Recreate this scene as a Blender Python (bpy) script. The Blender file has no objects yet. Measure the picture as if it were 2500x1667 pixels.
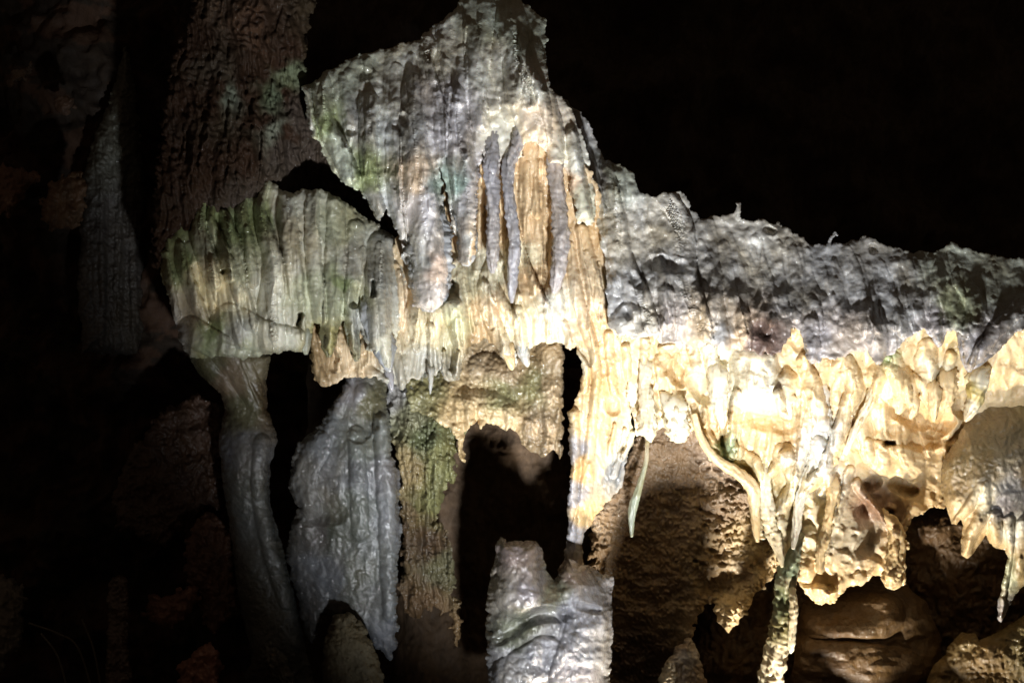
import bpy, math, random
import numpy as np
random.seed(7)
RS = np.random.RandomState(11)
C = bpy.context.scene
# ---------------------------------------------------------------- camera, world, lamps, exposure
D = 2500.0                       # mm from the lens to the plane y = 0; the frame is 2.5 m wide there
cam = bpy.data.cameras.new('camera'); co = bpy.data.objects.new('camera', cam); C.collection.objects.link(co)
cam.sensor_width = 36; cam.lens = 36 * D / 2500.0; cam.clip_start = .05; cam.clip_end = 100
co.location = (0, -D / 1000, 0); co.rotation_euler = (math.pi / 2, 0, 0)
C.camera = co
W = bpy.data.worlds.new('World'); C.world = W; W.use_nodes = True
W.node_tree.nodes['Background'].inputs[0].default_value = (1, .72, .5, 1)
W.node_tree.nodes['Background'].inputs[1].default_value = .03

def at(px, py, y):
    s = (D + y) / D
    return ((px - 1250) * s, y, (833.5 - py) * s)

def aim(o, tgt):
    from mathutils import Vector
    o.rotation_euler = (Vector(tgt) - Vector(o.location)).to_track_quat('-Z', 'Y').to_euler()

def spot(name, p, tgt, watts, col, size, blend, rad):
    l = bpy.data.lights.new(name, 'SPOT'); l.energy = watts; l.color = col
    l.spot_size = math.radians(size); l.spot_blend = blend; l.shadow_soft_size = rad
    o = bpy.data.objects.new(name, l); C.collection.objects.link(o)
    o.location = [v / 1000 for v in p]; aim(o, [v / 1000 for v in tgt]); return o
# cool visitor-path lamp low in front, warm flood lamp tucked under the ledge on the right
spot('path_lamp', (240, -1700, -1000), (330, 0, 140), 345, (.93, .96, 1.0), 72, 1, .05)
spot('flood_lamp', (590, -400, -1450), (560, -40, 0), 128, (1.0, .91, .77), 110, .5, .025)
C.view_settings.view_transform = 'Standard'; C.view_settings.look = 'None'
C.view_settings.exposure = 0; C.view_settings.gamma = 1
C.cycles.max_bounces = 6; C.cycles.diffuse_bounces = 4; C.cycles.caustics_reflective = False

# ---------------------------------------------------------------- materials
def stone(name, rough=(.2, .5), bump=.5, bs=(60, 240), spec=.5, sss=0., speck=.5, coat=0.):
    m = bpy.data.materials.new(name); m.use_nodes = True; nt = m.node_tree; N = nt.nodes; L = nt.links
    b = N['Principled BSDF']
    def nd(t, **k):
        n = N.new(t)
        for a, v in k.items():
            if a.startswith('i_'): n.inputs[a[2:].replace('_', ' ')].default_value = v
            else: setattr(n, a, v)
        return n
    tc = nd('ShaderNodeNewGeometry'); P = tc.outputs['Position']
    at_ = nd('ShaderNodeAttribute', attribute_name='Col')
    def noise(scale, det=4, rough=.55, dist=0., vec=None):
        n = nd('ShaderNodeTexNoise', i_Scale=scale, i_Detail=det, i_Roughness=rough, i_Distortion=dist)
        L.new(vec or P, n.inputs['Vector']); return n.outputs['Fac']
    def ramp(x, a, b_, lo=0., hi=1.):
        r = nd('ShaderNodeMapRange', i_From_Min=a, i_From_Max=b_, i_To_Min=lo, i_To_Max=hi); L.new(x, r.inputs['Value']); return r.outputs[0]
    def mul(a, b_, op='MULTIPLY'):
        r = nd('ShaderNodeMath', operation=op)
        for i, v in enumerate((a, b_)):
            if isinstance(v, (int, float)): r.inputs[i].default_value = v
            else: L.new(v, r.inputs[i])
        return r.outputs[0]
    mp = nd('ShaderNodeMapping'); mp.inputs['Scale'].default_value = (1, 1, .45); L.new(P, mp.inputs['Vector'])
    # dirt mottling (strength from alpha), broad tonal drift, pin specks
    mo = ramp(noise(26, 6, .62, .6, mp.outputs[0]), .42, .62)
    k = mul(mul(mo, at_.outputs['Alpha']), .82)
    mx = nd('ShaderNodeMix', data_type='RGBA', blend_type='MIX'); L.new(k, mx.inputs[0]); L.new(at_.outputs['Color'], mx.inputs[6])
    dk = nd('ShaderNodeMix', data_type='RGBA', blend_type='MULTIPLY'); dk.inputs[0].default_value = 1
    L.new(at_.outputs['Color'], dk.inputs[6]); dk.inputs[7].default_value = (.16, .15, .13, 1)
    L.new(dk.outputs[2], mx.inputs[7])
    t2 = nd('ShaderNodeMix', data_type='RGBA', blend_type='MULTIPLY'); t2.inputs[0].default_value = 1
    L.new(mx.outputs[2], t2.inputs[6])
    cr = nd('ShaderNodeValToRGB'); L.new(noise(11, 5, .6, .5, mp.outputs[0]), cr.inputs[0])
    e = cr.color_ramp.elements; e[0].position = .3; e[0].color = (.72, .64, .5, 1); e[1].position = .62; e[1].color = (1, 1, 1, 1)
    L.new(cr.outputs[0], t2.inputs[7])
    sp = ramp(noise(150, 2, .5), .69, .74, 0, speck)
    t3 = nd('ShaderNodeMix', data_type='RGBA'); L.new(sp, t3.inputs[0]); L.new(t2.outputs[2], t3.inputs[6]); t3.inputs[7].default_value = (.05, .04, .03, 1)
    L.new(t3.outputs[2], b.inputs['Base Color'])
    L.new(ramp(noise(35, 3), .35, .65, *rough), b.inputs['Roughness'])
    b.inputs['Specular IOR Level'].default_value = spec
    if sss:
        b.inputs['Subsurface Weight'].default_value = sss; b.inputs['Subsurface Radius'].default_value = (1, .7, .4); b.inputs['Subsurface Scale'].default_value = .012
    h = mul(noise(bs[0], 4, .5, 0, mp.outputs[0]), mul(noise(bs[1], 2, .6), .35), 'ADD')
    bp = nd('ShaderNodeBump', i_Strength=bump, i_Distance=.006); L.new(h, bp.inputs['Height']); L.new(bp.outputs[0], b.inputs['Normal'])
    if coat:
        cb = nd('ShaderNodeBump', i_Strength=1., i_Distance=.009); L.new(noise(120, 2, .6), cb.inputs['Height'])
        b.inputs['Coat Weight'].default_value = coat; b.inputs['Coat Roughness'].default_value = .1; b.inputs['Coat IOR'].default_value = 1.55
        L.new(cb.outputs[0], b.inputs['Coat Normal'])
    return m
M_wet = stone('wet_calcite', (.35, .6), .16, (50, 230), sss=.2, coat=1.)
M_cream = stone('cream_calcite', (.3, .6), .1, (40, 190), sss=.35, speck=.6, coat=.6)
M_rock = stone('rough_rock', (.4, .8), .8, (45, 170), coat=.4)
M_boss = stone('brown_rock', (.6, .8), .6, (45, 170), coat=.09, spec=.12)
M_dry = stone('dry_rock', (.7, .95), .8, (50, 190), spec=.3)

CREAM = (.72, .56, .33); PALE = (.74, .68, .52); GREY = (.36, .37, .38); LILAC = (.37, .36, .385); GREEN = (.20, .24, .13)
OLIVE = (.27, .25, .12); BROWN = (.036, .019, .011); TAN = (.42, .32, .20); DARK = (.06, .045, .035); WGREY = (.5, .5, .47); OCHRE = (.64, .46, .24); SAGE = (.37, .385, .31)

# ---------------------------------------------------------------- numpy helpers
def _h(ix, iy, seed):
    n = (ix.astype(np.int64) * 374761393 + iy.astype(np.int64) * 668265263 + seed * 974634777) & 0x7fffffff
    n = ((n ^ (n >> 13)) * 1274126177) & 0x7fffffff
    return (n ^ (n >> 16)) & 0xffff
def perlin(x, y, seed=0):
    ix = np.floor(x); iy = np.floor(y); fx = x - ix; fy = y - iy
    ux = fx * fx * fx * (fx * (fx * 6 - 15) + 10); uy = fy * fy * fy * (fy * (fy * 6 - 15) + 10)
    def g(dx, dy):
        a = _h(ix + dx, iy + dy, seed) * (2 * math.pi / 65536)
        return np.cos(a) * (fx - dx) + np.sin(a) * (fy - dy)
    a = g(0, 0); b = g(1, 0); c = g(0, 1); d = g(1, 1)
    return ((a + (b - a) * ux) * (1 - uy) + (c + (d - c) * ux) * uy) * 1.5
def fbm(x, y, seed=0, o=4, g=.5):
    r = 0; a = 1
    for i in range(o): r = r + a * perlin(x * 2 ** i, y * 2 ** i, seed + i * 17); a *= g
    return r
def tps(ctrl, U, V):
    c = np.array(ctrl, float); n = len(c)
    X = c[:, :2] / 500; f = c[:, 2]
    def k(r2): return np.where(r2 > 0, .5 * r2 * np.log(np.maximum(r2, 1e-12)), 0)
    A = np.zeros((n + 3, n + 3)); d2 = ((X[:, None] - X[None]) ** 2).sum(-1)
    A[:n, :n] = k(d2) + np.eye(n) * .002; A[:n, n] = 1; A[:n, n + 1:] = X; A[n, :n] = 1; A[n + 1:, :n] = X.T
    w = np.linalg.lstsq(A, np.concatenate([f, [0, 0, 0]]), rcond=1e-6)[0]
    r = w[n] + w[n + 1] * U / 500 + w[n + 2] * V / 500
    for i in range(n): r = r + w[i] * k((U / 500 - X[i, 0]) ** 2 + (V / 500 - X[i, 1]) ** 2)
    return r
def poly_sd(poly, U, V):
    d = np.full(U.shape, 1e9); ins = np.zeros(U.shape, bool); n = len(poly)
    for i in range(n):
        x0, y0 = poly[i]; x1, y1 = poly[(i + 1) % n]
        ex, ey = x1 - x0, y1 - y0; wx = U - x0; wy = V - y0
        t = np.clip((wx * ex + wy * ey) / (ex * ex + ey * ey + 1e-9), 0, 1)
        d = np.minimum(d, (wx - t * ex) ** 2 + (wy - t * ey) ** 2)
        c = ((y0 > V) != (y1 > V))
        if y1 != y0: ins ^= c & (U < ex * (V - y0) / (y1 - y0) + x0)
    return np.where(ins, 1, -1) * np.sqrt(d)
def smooth_path(pts, step=14):
    p = np.array(pts, float)
    if len(p) < 3: return p
    out = []
    q = np.vstack([2 * p[0] - p[1], p, 2 * p[-1] - p[-2]])
    for i in range(1, len(q) - 2):
        n = max(2, int(np.hypot(*(q[i + 1][:2] - q[i][:2])) / step))
        for t in np.arange(n) / n:
            a, b, c, d = q[i - 1], q[i], q[i + 1], q[i + 2]
            out.append(.5 * (2 * b + (c - a) * t + (2 * a - 5 * b + 4 * c - d) * t * t + (3 * b - a - 3 * c + d) * t ** 3))
    out.append(p[-1]); return np.array(out)
def stroke(H, base, U, V, u0, v0, res, pts, skew=0., mode='add', pw=.5):
    """a rib, cord, curtain fold or pit: pts = (px, py, radius, height)"""
    p = smooth_path(pts, 5); R = p[:, 2].max() + 2
    i0 = max(0, int((p[:, 1].min() - R - v0) / res)); i1 = int((p[:, 1].max() + R - v0) / res) + 2
    j0 = max(0, int((p[:, 0].min() - R - u0) / res)); j1 = int((p[:, 0].max() + R - u0) / res) + 2
    if i1 <= i0 or j1 <= j0: return
    u = U[i0:i1, j0:j1]; v = V[i0:i1, j0:j1]
    if u.size == 0: return
    best = np.full(u.shape, 9.); hh = np.zeros(u.shape)
    for a, b in zip(p[:-1], p[1:]):
        e = b[:2] - a[:2]; L2 = e @ e + 1e-9
        t = np.clip(((u - a[0]) * e[0] + (v - a[1]) * e[1]) / L2, 0, 1)
        dx = u - a[0] - t * e[0]; dy = v - a[1] - t * e[1]
        r = np.maximum(a[2] + (b[2] - a[2]) * t, .5)
        s = np.sqrt(dx * dx + dy * dy) / r
        if skew:
            sg = np.sign(dx * e[1] - dy * e[0]) * s    # + on the right of a downward stroke
            s = np.where(sg < skew, (skew - sg) / (1 + skew), (sg - skew) / (1 - skew))
        m = s < best
        best = np.where(m, s, best); hh = np.where(m, a[3] + (b[3] - a[3]) * t, hh)
    pr = np.clip(1 - best ** 2, 0, 1) ** (1.3 if p[0, 3] < 0 else pw)
    S = H[i0:i1, j0:j1]
    if mode == 'add': S += hh * pr
    else:
        c = base[i0:i1, j0:j1] + hh * pr; np.copyto(S, np.where((best < 1) & (c > S), c, S))
def colour(seeds, U, V, seed, warp=16, p=4.2):
    wu = U + warp * fbm(U / 50, V / 60, seed + 5, 3); wv = V + warp * fbm(U / 55, V / 50, seed + 9, 3)
    num = np.zeros(U.shape + (4,)); den = np.zeros(U.shape)
    for s in seeds:
        c = np.array(list(s[2]) + [s[3] if len(s) > 3 else .3])
        w = 1 / ((wu - s[0]) ** 2 + (wv - s[1]) ** 2 + 60) ** (p / 2)
        num += w[..., None] * c; den += w
    return num / den[..., None]
def tag(o, label=None, cat=None, group=None, kind=None):
    for k, v in (('label', label), ('category', cat), ('group', group), ('kind', kind)):
        if v: o[k] = v
    return o
def link(name, verts, faces, mat, col=None, parent=None, smooth=True):
    me = bpy.data.meshes.new(name); verts = np.asarray(verts, np.float32) * .001; faces = np.asarray(faces, np.int32)
    me.vertices.add(len(verts)); me.vertices.foreach_set('co', verts.ravel())
    me.loops.add(faces.size); me.loops.foreach_set('vertex_index', faces.ravel())
    me.polygons.add(len(faces)); me.polygons.foreach_set('loop_start', np.arange(0, faces.size, faces.shape[1], dtype=np.int32))
    me.update(calc_edges=True); me.validate()
    me.polygons.foreach_set('use_smooth', np.full(len(me.polygons), smooth))
    if col is not None:
        at_ = me.color_attributes.new('Col', 'FLOAT_COLOR', 'POINT'); at_.data.foreach_set('color', np.asarray(col, np.float32).ravel())
    me.materials.append(mat); o = bpy.data.objects.new(name, me); C.collection.objects.link(o)
    if parent: o.parent = parent
    return o
def relief(name, poly, ctrl, strokes=(), R=16, res=2.4, back=120, nz=(8, 60, 160), knob=(2.5, 14), flute=(0, 20, 200), seeds=((0, 0, GREY, .4),), mat=None, seed=1, both=False, rag=0, holes=(), dents=0, gain=1.):
    """a body of stone: front depth from control points (px, py, mm towards the camera), rounded rim, ribs and noise, closed behind"""
    P = np.array(poly, float); u0, v0 = P.min(0) - 12; u1, v1 = P.max(0) + 12
    U, V = np.meshgrid(np.arange(u0, u1, res), np.arange(v0, v1, res))
    base = tps(ctrl, U, V) if len(ctrl) > 1 else np.full(U.shape, float(ctrl[0][2]))
    wu = U + (rag + 3) * fbm(U / 26, V / 26, seed + 40, 4) ; wv = V + (rag + 3) * fbm(U / 26, V / 26, seed + 50, 4)
    sd = poly_sd(poly, wu, wv)
    for h in holes: sd = np.minimum(sd, -poly_sd(h, wu, wv))
    H = base.copy()
    for s in strokes:
        s = ([(a, b, r, h * gain) for a, b, r, h in s[0]],) + tuple(s[1:])
        stroke(H, base, wu * .35 + U * .65, wv * .35 + V * .65, u0, v0, res, *s[:1], **(s[1] if len(s) > 1 else {}))
    H += nz[0] * fbm(U / nz[1], V / nz[2], seed, 5, .42)
    if flute[0]:
        wx = U + 22 * fbm(U / 120, V / 160, seed + 60, 2)
        f = perlin(wx / flute[1], V / flute[2], seed + 61) + .5 * perlin(wx / flute[1] * 2.1, V / flute[2] * 1.6, seed + 62)
        H += flute[0] * (1 - 2.2 * np.abs(f))
    k = fbm(U / knob[1], V / (knob[1] * 1.15), seed + 70, 2, .4)
    H += knob[0] * np.sqrt(k * k + .01) * 2 + abs(knob[0]) * .12 * fbm(U / knob[1] * 3, V / knob[1] * 2.2, seed + 75, 2)
    if dents: H -= dents * np.clip(fbm(U / 30, V / 26, seed + 80, 3) - .15, 0, 1) * 2
    q = np.clip(sd / R, 0, 1); inf = R * (1 - np.sqrt(np.clip(1 - (1 - q) ** 2, 0, 1)))
    H -= inf * (1.0 if not both else 1.3)
    ok = sd > 0
    cell = ok[:-1, :-1] & ok[1:, :-1] & ok[:-1, 1:] & ok[1:, 1:]
    idx = np.arange(U.size).reshape(U.shape)
    q4 = np.stack([idx[:-1, :-1], idx[1:, :-1], idx[1:, 1:], idx[:-1, 1:]], -1)[cell]
    used = np.zeros(U.size, bool); used[q4.ravel()] = True
    mp = np.cumsum(used) - 1; q4 = mp[q4]; n = int(used.sum())
    gy, gx = np.gradient(sd, res); g2 = gx * gx + gy * gy + .05
    cnt = np.bincount(q4.ravel(), minlength=n)
    y = -H.ravel()[used]; uu = U.ravel()[used].copy(); vv = V.ravel()[used].copy()
    rim = cnt < 4; mv = np.clip(sd.ravel()[used], 0, 1.3 * res)
    uu[rim] -= (mv * (gx / g2).ravel()[used])[rim]; vv[rim] -= (mv * (gy / g2).ravel()[used])[rim]
    s = (D + y) / D
    F = np.stack([(uu - 1250) * s, y, (833.5 - vv) * s], -1)
    if both:
        th = (2 * R * np.sqrt(np.clip(1 - (1 - q) ** 2, 0, 1)) + back).ravel()[used]
    else: th = back + 0 * y + 6 * perlin(uu / 30, vv / 30, seed + 3)
    B = F.copy(); B[:, 1] += th; B[:, 0] *= (D + B[:, 1]) / (D + y); B[:, 2] *= (D + B[:, 1]) / (D + y)
    e = np.concatenate([q4[:, [0, 1]], q4[:, [1, 2]], q4[:, [2, 3]], q4[:, [3, 0]]])
    key = e[:, 0].astype(np.int64) * n + e[:, 1]; rk = e[:, 1].astype(np.int64) * n + e[:, 0]
    bd = e[~np.isin(key, rk)]
    faces = np.concatenate([q4, q4[:, ::-1] + n, np.stack([bd[:, 1], bd[:, 0], bd[:, 0] + n, bd[:, 1] + n], -1)])
    col = colour(seeds, U, V, seed).reshape(-1, 4)[used]
    return link(name, np.vstack([F, B]), faces, mat or M_wet, np.vstack([col, col]))
def drip(name, pts, seeds=None, col=GREY, mott=.3, mat=None, seed=1, fy=1., rough=.10, rib=.05, sides=26, step=2.6, parent=None, flat=False):
    """hanging or standing tapered stone round a path of (px, py, y, radius)"""
    p = smooth_path(pts, step=step); n = len(p)
    c = np.stack([(p[:, 0] - 1250) * (D + p[:, 2]) / D, p[:, 2], (833.5 - p[:, 1]) * (D + p[:, 2]) / D], -1)
    T = np.gradient(c, axis=0); T /= np.linalg.norm(T, axis=1)[:, None]
    X = np.cross(T, [0, 1, 0]); X /= np.linalg.norm(X, axis=1)[:, None] + 1e-9; Y = np.cross(X, T)
    a = np.arange(sides) * 2 * math.pi / sides
    s = np.concatenate([[0], np.cumsum(np.linalg.norm(np.diff(c, axis=0), axis=1))])
    A, S = np.meshgrid(a, s); r = p[:, 3][:, None]
    xx = np.cos(A) * 1.3; yy = np.sin(A) * 1.3
    nz = fbm(xx + 7 * seed, yy + S / 60, seed, 3) * rough * 1.6 + fbm(xx * 2 + S / 18, yy * 2, seed + 3, 3) * rough
    rb = rib * min(1, 12 / p[:, 3].max()) * np.sin(S / 2.6 + 3 * fbm(xx * .6, S / 30, seed + 8, 2)) * (.5 + .5 * fbm(xx, S / 25, seed + 2, 2))
    rr = r * (1 + nz + rb)
    v = c[:, None] + X[:, None] * (np.cos(A) * rr)[..., None] + Y[:, None] * (np.sin(A) * rr * fy)[..., None]
    i, j = np.meshgrid(np.arange(n - 1), np.arange(sides), indexing='ij'); j2 = (j + 1) % sides
    f = np.stack([i * sides + j, i * sides + j2, (i + 1) * sides + j2, (i + 1) * sides + j], -1).reshape(-1, 4)
    V = v.reshape(-1, 3); nv = len(V)
    V = np.vstack([V, c[0], c[-1]]); jj = np.arange(sides); j2 = (jj + 1) % sides
    f = np.vstack([f, np.stack([jj * 0 + nv, j2, jj, jj], -1) * 1])
    tris = []
    me_faces = [tuple(q) for q in f[:(n - 1) * sides].tolist()] + [(nv, int(b), int(a_)) for a_, b in zip(jj, j2)] + [(nv + 1, int((n - 1) * sides + a_), int((n - 1) * sides + b)) for a_, b in zip(jj, j2)]
    me = bpy.data.meshes.new(name); me.from_pydata((V * .001).tolist(), [], me_faces); me.update()
    me.polygons.foreach_set('use_smooth', np.full(len(me.polygons), not flat))
    U_ = 1250 + V[:, 0] * D / (D + V[:, 1]); V_ = 833.5 - V[:, 2] * D / (D + V[:, 1])
    cc = colour(seeds or [(pts[0][0], pts[0][1], col, mott)], U_, V_, seed)
    at_ = me.color_attributes.new('Col', 'FLOAT_COLOR', 'POINT'); at_.data.foreach_set('color', cc.astype(np.float32).ravel())
    me.materials.append(mat or M_wet); o = bpy.data.objects.new(name, me); C.collection.objects.link(o)
    if parent: o.parent = parent
    return o
def ribs(n, x0, x1, top, bot, r, h, lean=0, sk=(0,), seed=3, wob=8):
    """n hanging folds spread from x0 to x1; top and bot are functions of x"""
    g = random.Random(seed); out = []
    for i in range(n):
        x = x0 + (x1 - x0) * (i + g.uniform(.1, .9)) / n
        a = top(x) + g.uniform(0, .25) * (bot(x) - top(x)); b = bot(x) - g.uniform(-.02, .3) * (bot(x) - top(x))
        rr = g.uniform(.7, 1.3) * r; hh = g.uniform(.6, 1.3) * h; xx = x; pts = []
        for k in range(5):
            t = k / 4; pts.append((xx + lean * (t - .5) * (b - a), a + (b - a) * t, rr * (.6 + .5 * math.sin(math.pi * min(1, t * .8 + .1))), hh * (.35 + .65 * t))); xx += g.uniform(-wob, wob)
        out.append((pts, dict(skew=g.choice(sk))))
    return out
ln = lambda *p: (lambda x: float(np.interp(x, [q[0] for q in p], [q[1] for q in p])))

def sunk(p): return [(p[0][0], p[0][1], p[0][2] + 45 + p[0][3], p[0][3] * .7)] + [(p[0][0] * .6 + p[1][0] * .4, p[0][1] * .6 + p[1][1] * .4, p[0][2] * .6 + p[1][2] * .4 + 10, p[0][3])] + list(p[1:])

# ---------------------------------------------------------------- the cave (setting)
def plain_wall(name, x0, x1, z0, z1, y, amp, res, col, seed, mat=M_dry):
    X, Z = np.meshgrid(np.arange(x0, x1, res), np.arange(z0, z1, res))
    Y = y + amp * fbm(X / 500, Z / 500, seed, 5) - 25 * np.abs(fbm(X / 70, Z / 90, seed + 4, 4))
    idx = np.arange(X.size).reshape(X.shape); q = np.stack([idx[:-1, :-1], idx[:-1, 1:], idx[1:, 1:], idx[1:, :-1]], -1).reshape(-1, 4)
    c = np.tile(np.array(col + (.5,)), (X.size, 1))
    o = link(name, np.stack([X, Y, Z], -1).reshape(-1, 3), q, mat, c); tag(o, kind='structure'); return o
plain_wall('cave_wall', -5600, 5600, -2600, 4200, 2900, 200, 30, (.09, .065, .045), 21)

X, Z = np.meshgrid(np.arange(-2300, -650, 8.), np.arange(-1250, 1500, 8.))
Y = 420 + 90 * fbm(X / 300, Z / 300, 77, 4) + 60 * np.abs(fbm(X / 110, Z / 140, 78, 4)) + np.clip(X + 900, 0, 400) * 1.2
idx = np.arange(X.size).reshape(X.shape); q = np.stack([idx[:-1, :-1], idx[:-1, 1:], idx[1:, 1:], idx[1:, :-1]], -1).reshape(-1, 4)
cw = np.where(fbm(X / 160, Z / 120, 79, 4)[..., None] > .12, np.array((.10, .058, .038, .6)), np.array((.05, .036, .026, .6))).reshape(-1, 4)
tag(link('side_wall', np.stack([X, Y, Z], -1).reshape(-1, 3), q, M_dry, cw), kind='structure')

# rock floor below the frame
X, Y = np.meshgrid(np.arange(-3000, 3000, 15.), np.arange(-3200, 3200, 15.))
edge = np.interp(X, [-900, -300, 250, 420, 900], [-330, -330, -330, -190, -190])
Z = -1560 + 60 * fbm(X / 400, Y / 400, 5, 5) + 470 / (1 + np.exp(-(Y - edge) / 12)) + 25 * fbm(X / 90, Y / 90, 8, 3)
for hx, hy, hz, rx, ry in ((612, -700, -640, 408, 90), (517, -185, -925, 56, 40),):  # unseen humps added to the floor to keep lamp light off the rocks
    Z = np.maximum(Z, -1560 + (hz + 1560) * np.exp(-(((X - hx) / rx) ** 2 + ((Y - hy) / ry) ** 2) ** (7 if rx > 100 else 2) * .5))
idx = np.arange(X.size).reshape(X.shape); q = np.stack([idx[:-1, :-1], idx[:-1, 1:], idx[1:, 1:], idx[1:, :-1]], -1).reshape(-1, 4)
tag(link('cave_floor', np.stack([X, Y, Z], -1).reshape(-1, 3), q, M_dry, np.tile(np.array((.05, .035, .022, .5)), (X.size, 1))), kind='structure')

# ---------------------------------------------------------------- big formations
# brown boss, upper left; lit patches are painted on in pale green
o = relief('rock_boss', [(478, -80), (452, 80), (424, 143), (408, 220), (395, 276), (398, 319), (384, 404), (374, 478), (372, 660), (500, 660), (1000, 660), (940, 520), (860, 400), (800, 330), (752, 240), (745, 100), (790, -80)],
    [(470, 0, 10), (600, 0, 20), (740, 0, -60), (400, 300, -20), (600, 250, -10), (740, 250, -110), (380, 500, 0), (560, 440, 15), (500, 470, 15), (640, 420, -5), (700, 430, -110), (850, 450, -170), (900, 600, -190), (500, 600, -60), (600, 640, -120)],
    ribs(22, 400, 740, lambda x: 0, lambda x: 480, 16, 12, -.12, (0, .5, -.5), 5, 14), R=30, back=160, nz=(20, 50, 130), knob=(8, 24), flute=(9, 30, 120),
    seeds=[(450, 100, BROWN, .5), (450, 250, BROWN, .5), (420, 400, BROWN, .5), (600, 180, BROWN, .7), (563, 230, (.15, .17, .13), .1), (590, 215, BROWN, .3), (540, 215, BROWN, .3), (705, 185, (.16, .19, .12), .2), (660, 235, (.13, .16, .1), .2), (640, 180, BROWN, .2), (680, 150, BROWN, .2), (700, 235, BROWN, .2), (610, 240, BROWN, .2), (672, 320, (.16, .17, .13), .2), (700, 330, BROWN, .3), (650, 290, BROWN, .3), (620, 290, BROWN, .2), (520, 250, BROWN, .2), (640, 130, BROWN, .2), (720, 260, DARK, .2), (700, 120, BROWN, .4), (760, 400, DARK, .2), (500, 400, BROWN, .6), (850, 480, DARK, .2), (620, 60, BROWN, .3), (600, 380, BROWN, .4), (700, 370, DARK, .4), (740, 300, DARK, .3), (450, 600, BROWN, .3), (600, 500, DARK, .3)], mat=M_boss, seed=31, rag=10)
tag(o, 'dark brown rough wet rock boss with lit patches painted pale green above the ribbed grey tier', 'rock')

# left ribbed tier
tier = [(383, 610), (402, 590), (430, 545), (480, 485), (520, 462), (560, 480), (600, 470), (640, 440), (655, 438), (700, 468), (740, 465), (770, 462), (830, 478), (870, 515), (920, 548), (975, 590), (1020, 620),
        (1000, 640), (985, 700), (978, 770), (970, 850), (952, 905), (935, 885), (915, 860), (893, 850), (882, 805), (878, 850), (872, 880), (862, 872), (850, 830), (838, 785), (826, 800), (815, 850), (803, 870), (790, 845), (786, 790), (768, 785), (752, 830), (745, 866),
        (710, 855), (690, 857), (660, 868), (630, 872), (590, 877), (550, 868), (520, 872), (465, 876), (437, 838), (430, 790), (415, 740), (398, 690)]
T = [([(495, 490, 10, 8), (485, 560, 20, 22), (500, 620, 24, 24), (520, 690, 20, 16)], dict(skew=.5)),
     ([(520, 480, 8, 6), (515, 540, 13, 14), (545, 610, 15, 18), (560, 680, 12, 12)], dict(skew=.4)),
     ([(545, 520, 12, 10), (560, 570, 20, 22), (575, 640, 22, 22), (590, 720, 22, 22), (610, 790, 20, 18)], dict(skew=.5)),
     ([(600, 480, 10, 6), (590, 530, 16, 16), (605, 600, 18, 18), (618, 690, 15, 18)], dict(skew=.4)),
     ([(650, 445, 8, 8), (635, 510, 14, 16), (650, 580, 22, 24), (670, 650, 24, 22), (660, 760, 34, 18), (665, 840, 34, 10)], dict(skew=.5)),
     ([(700, 480, 20, 10), (705, 560, 24, 20), (715, 640, 22, 20), (725, 720, 20, 14)], dict(skew=.3)),
     ([(765, 475, 16, 10), (762, 560, 19, 20), (770, 680, 20, 18), (780, 780, 18, 16)], dict(skew=.3)),
     ([(820, 500, 24, 10), (820, 620, 26, 16), (812, 740, 24, 18), (803, 860, 14, 24)], dict(skew=.2)),
     ([(870, 560, 24, 8), (862, 680, 20, 16), (858, 780, 16, 18), (868, 875, 10, 20)], dict(skew=.2)),
     ([(930, 600, 34, 12), (925, 700, 32, 24), (925, 800, 32, 26), (945, 890, 18, 20)], dict(skew=.3)),
     ([(440, 600, 12, 8), (450, 660, 18, 18), (475, 730, 18, 18), (500, 790, 14, 8)], dict(skew=.4)),
     ([(400, 620, 10, 6), (415, 690, 12, 14), (430, 770, 12, 14)], dict(skew=.4)),
     ([(560, 790, 50, 10), (640, 820, 40, 12), (720, 830, 30, 10)], {}), ([(470, 810, 36, 12), (540, 850, 34, 10)], {}),
     ([(540, 650, 36, 16), (560, 720, 40, 14)], {}),
     ([(735, 770, 10, -26), (730, 790, 8, -26)], {}), ([(560, 660, 5, -14), (545, 665, 7, -18)], {}), ([(868, 700, 14, -22), (866, 740, 16, -22)], {}), ([(912, 690, 8, -20), (910, 720, 8, -20)], {})]
T += ribs(12, 400, 960, ln((400, 600), (640, 460), (950, 600)), ln((400, 800), (600, 850), (950, 860)), 13, 8, .08, (0, .4), 8, 5)
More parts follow.
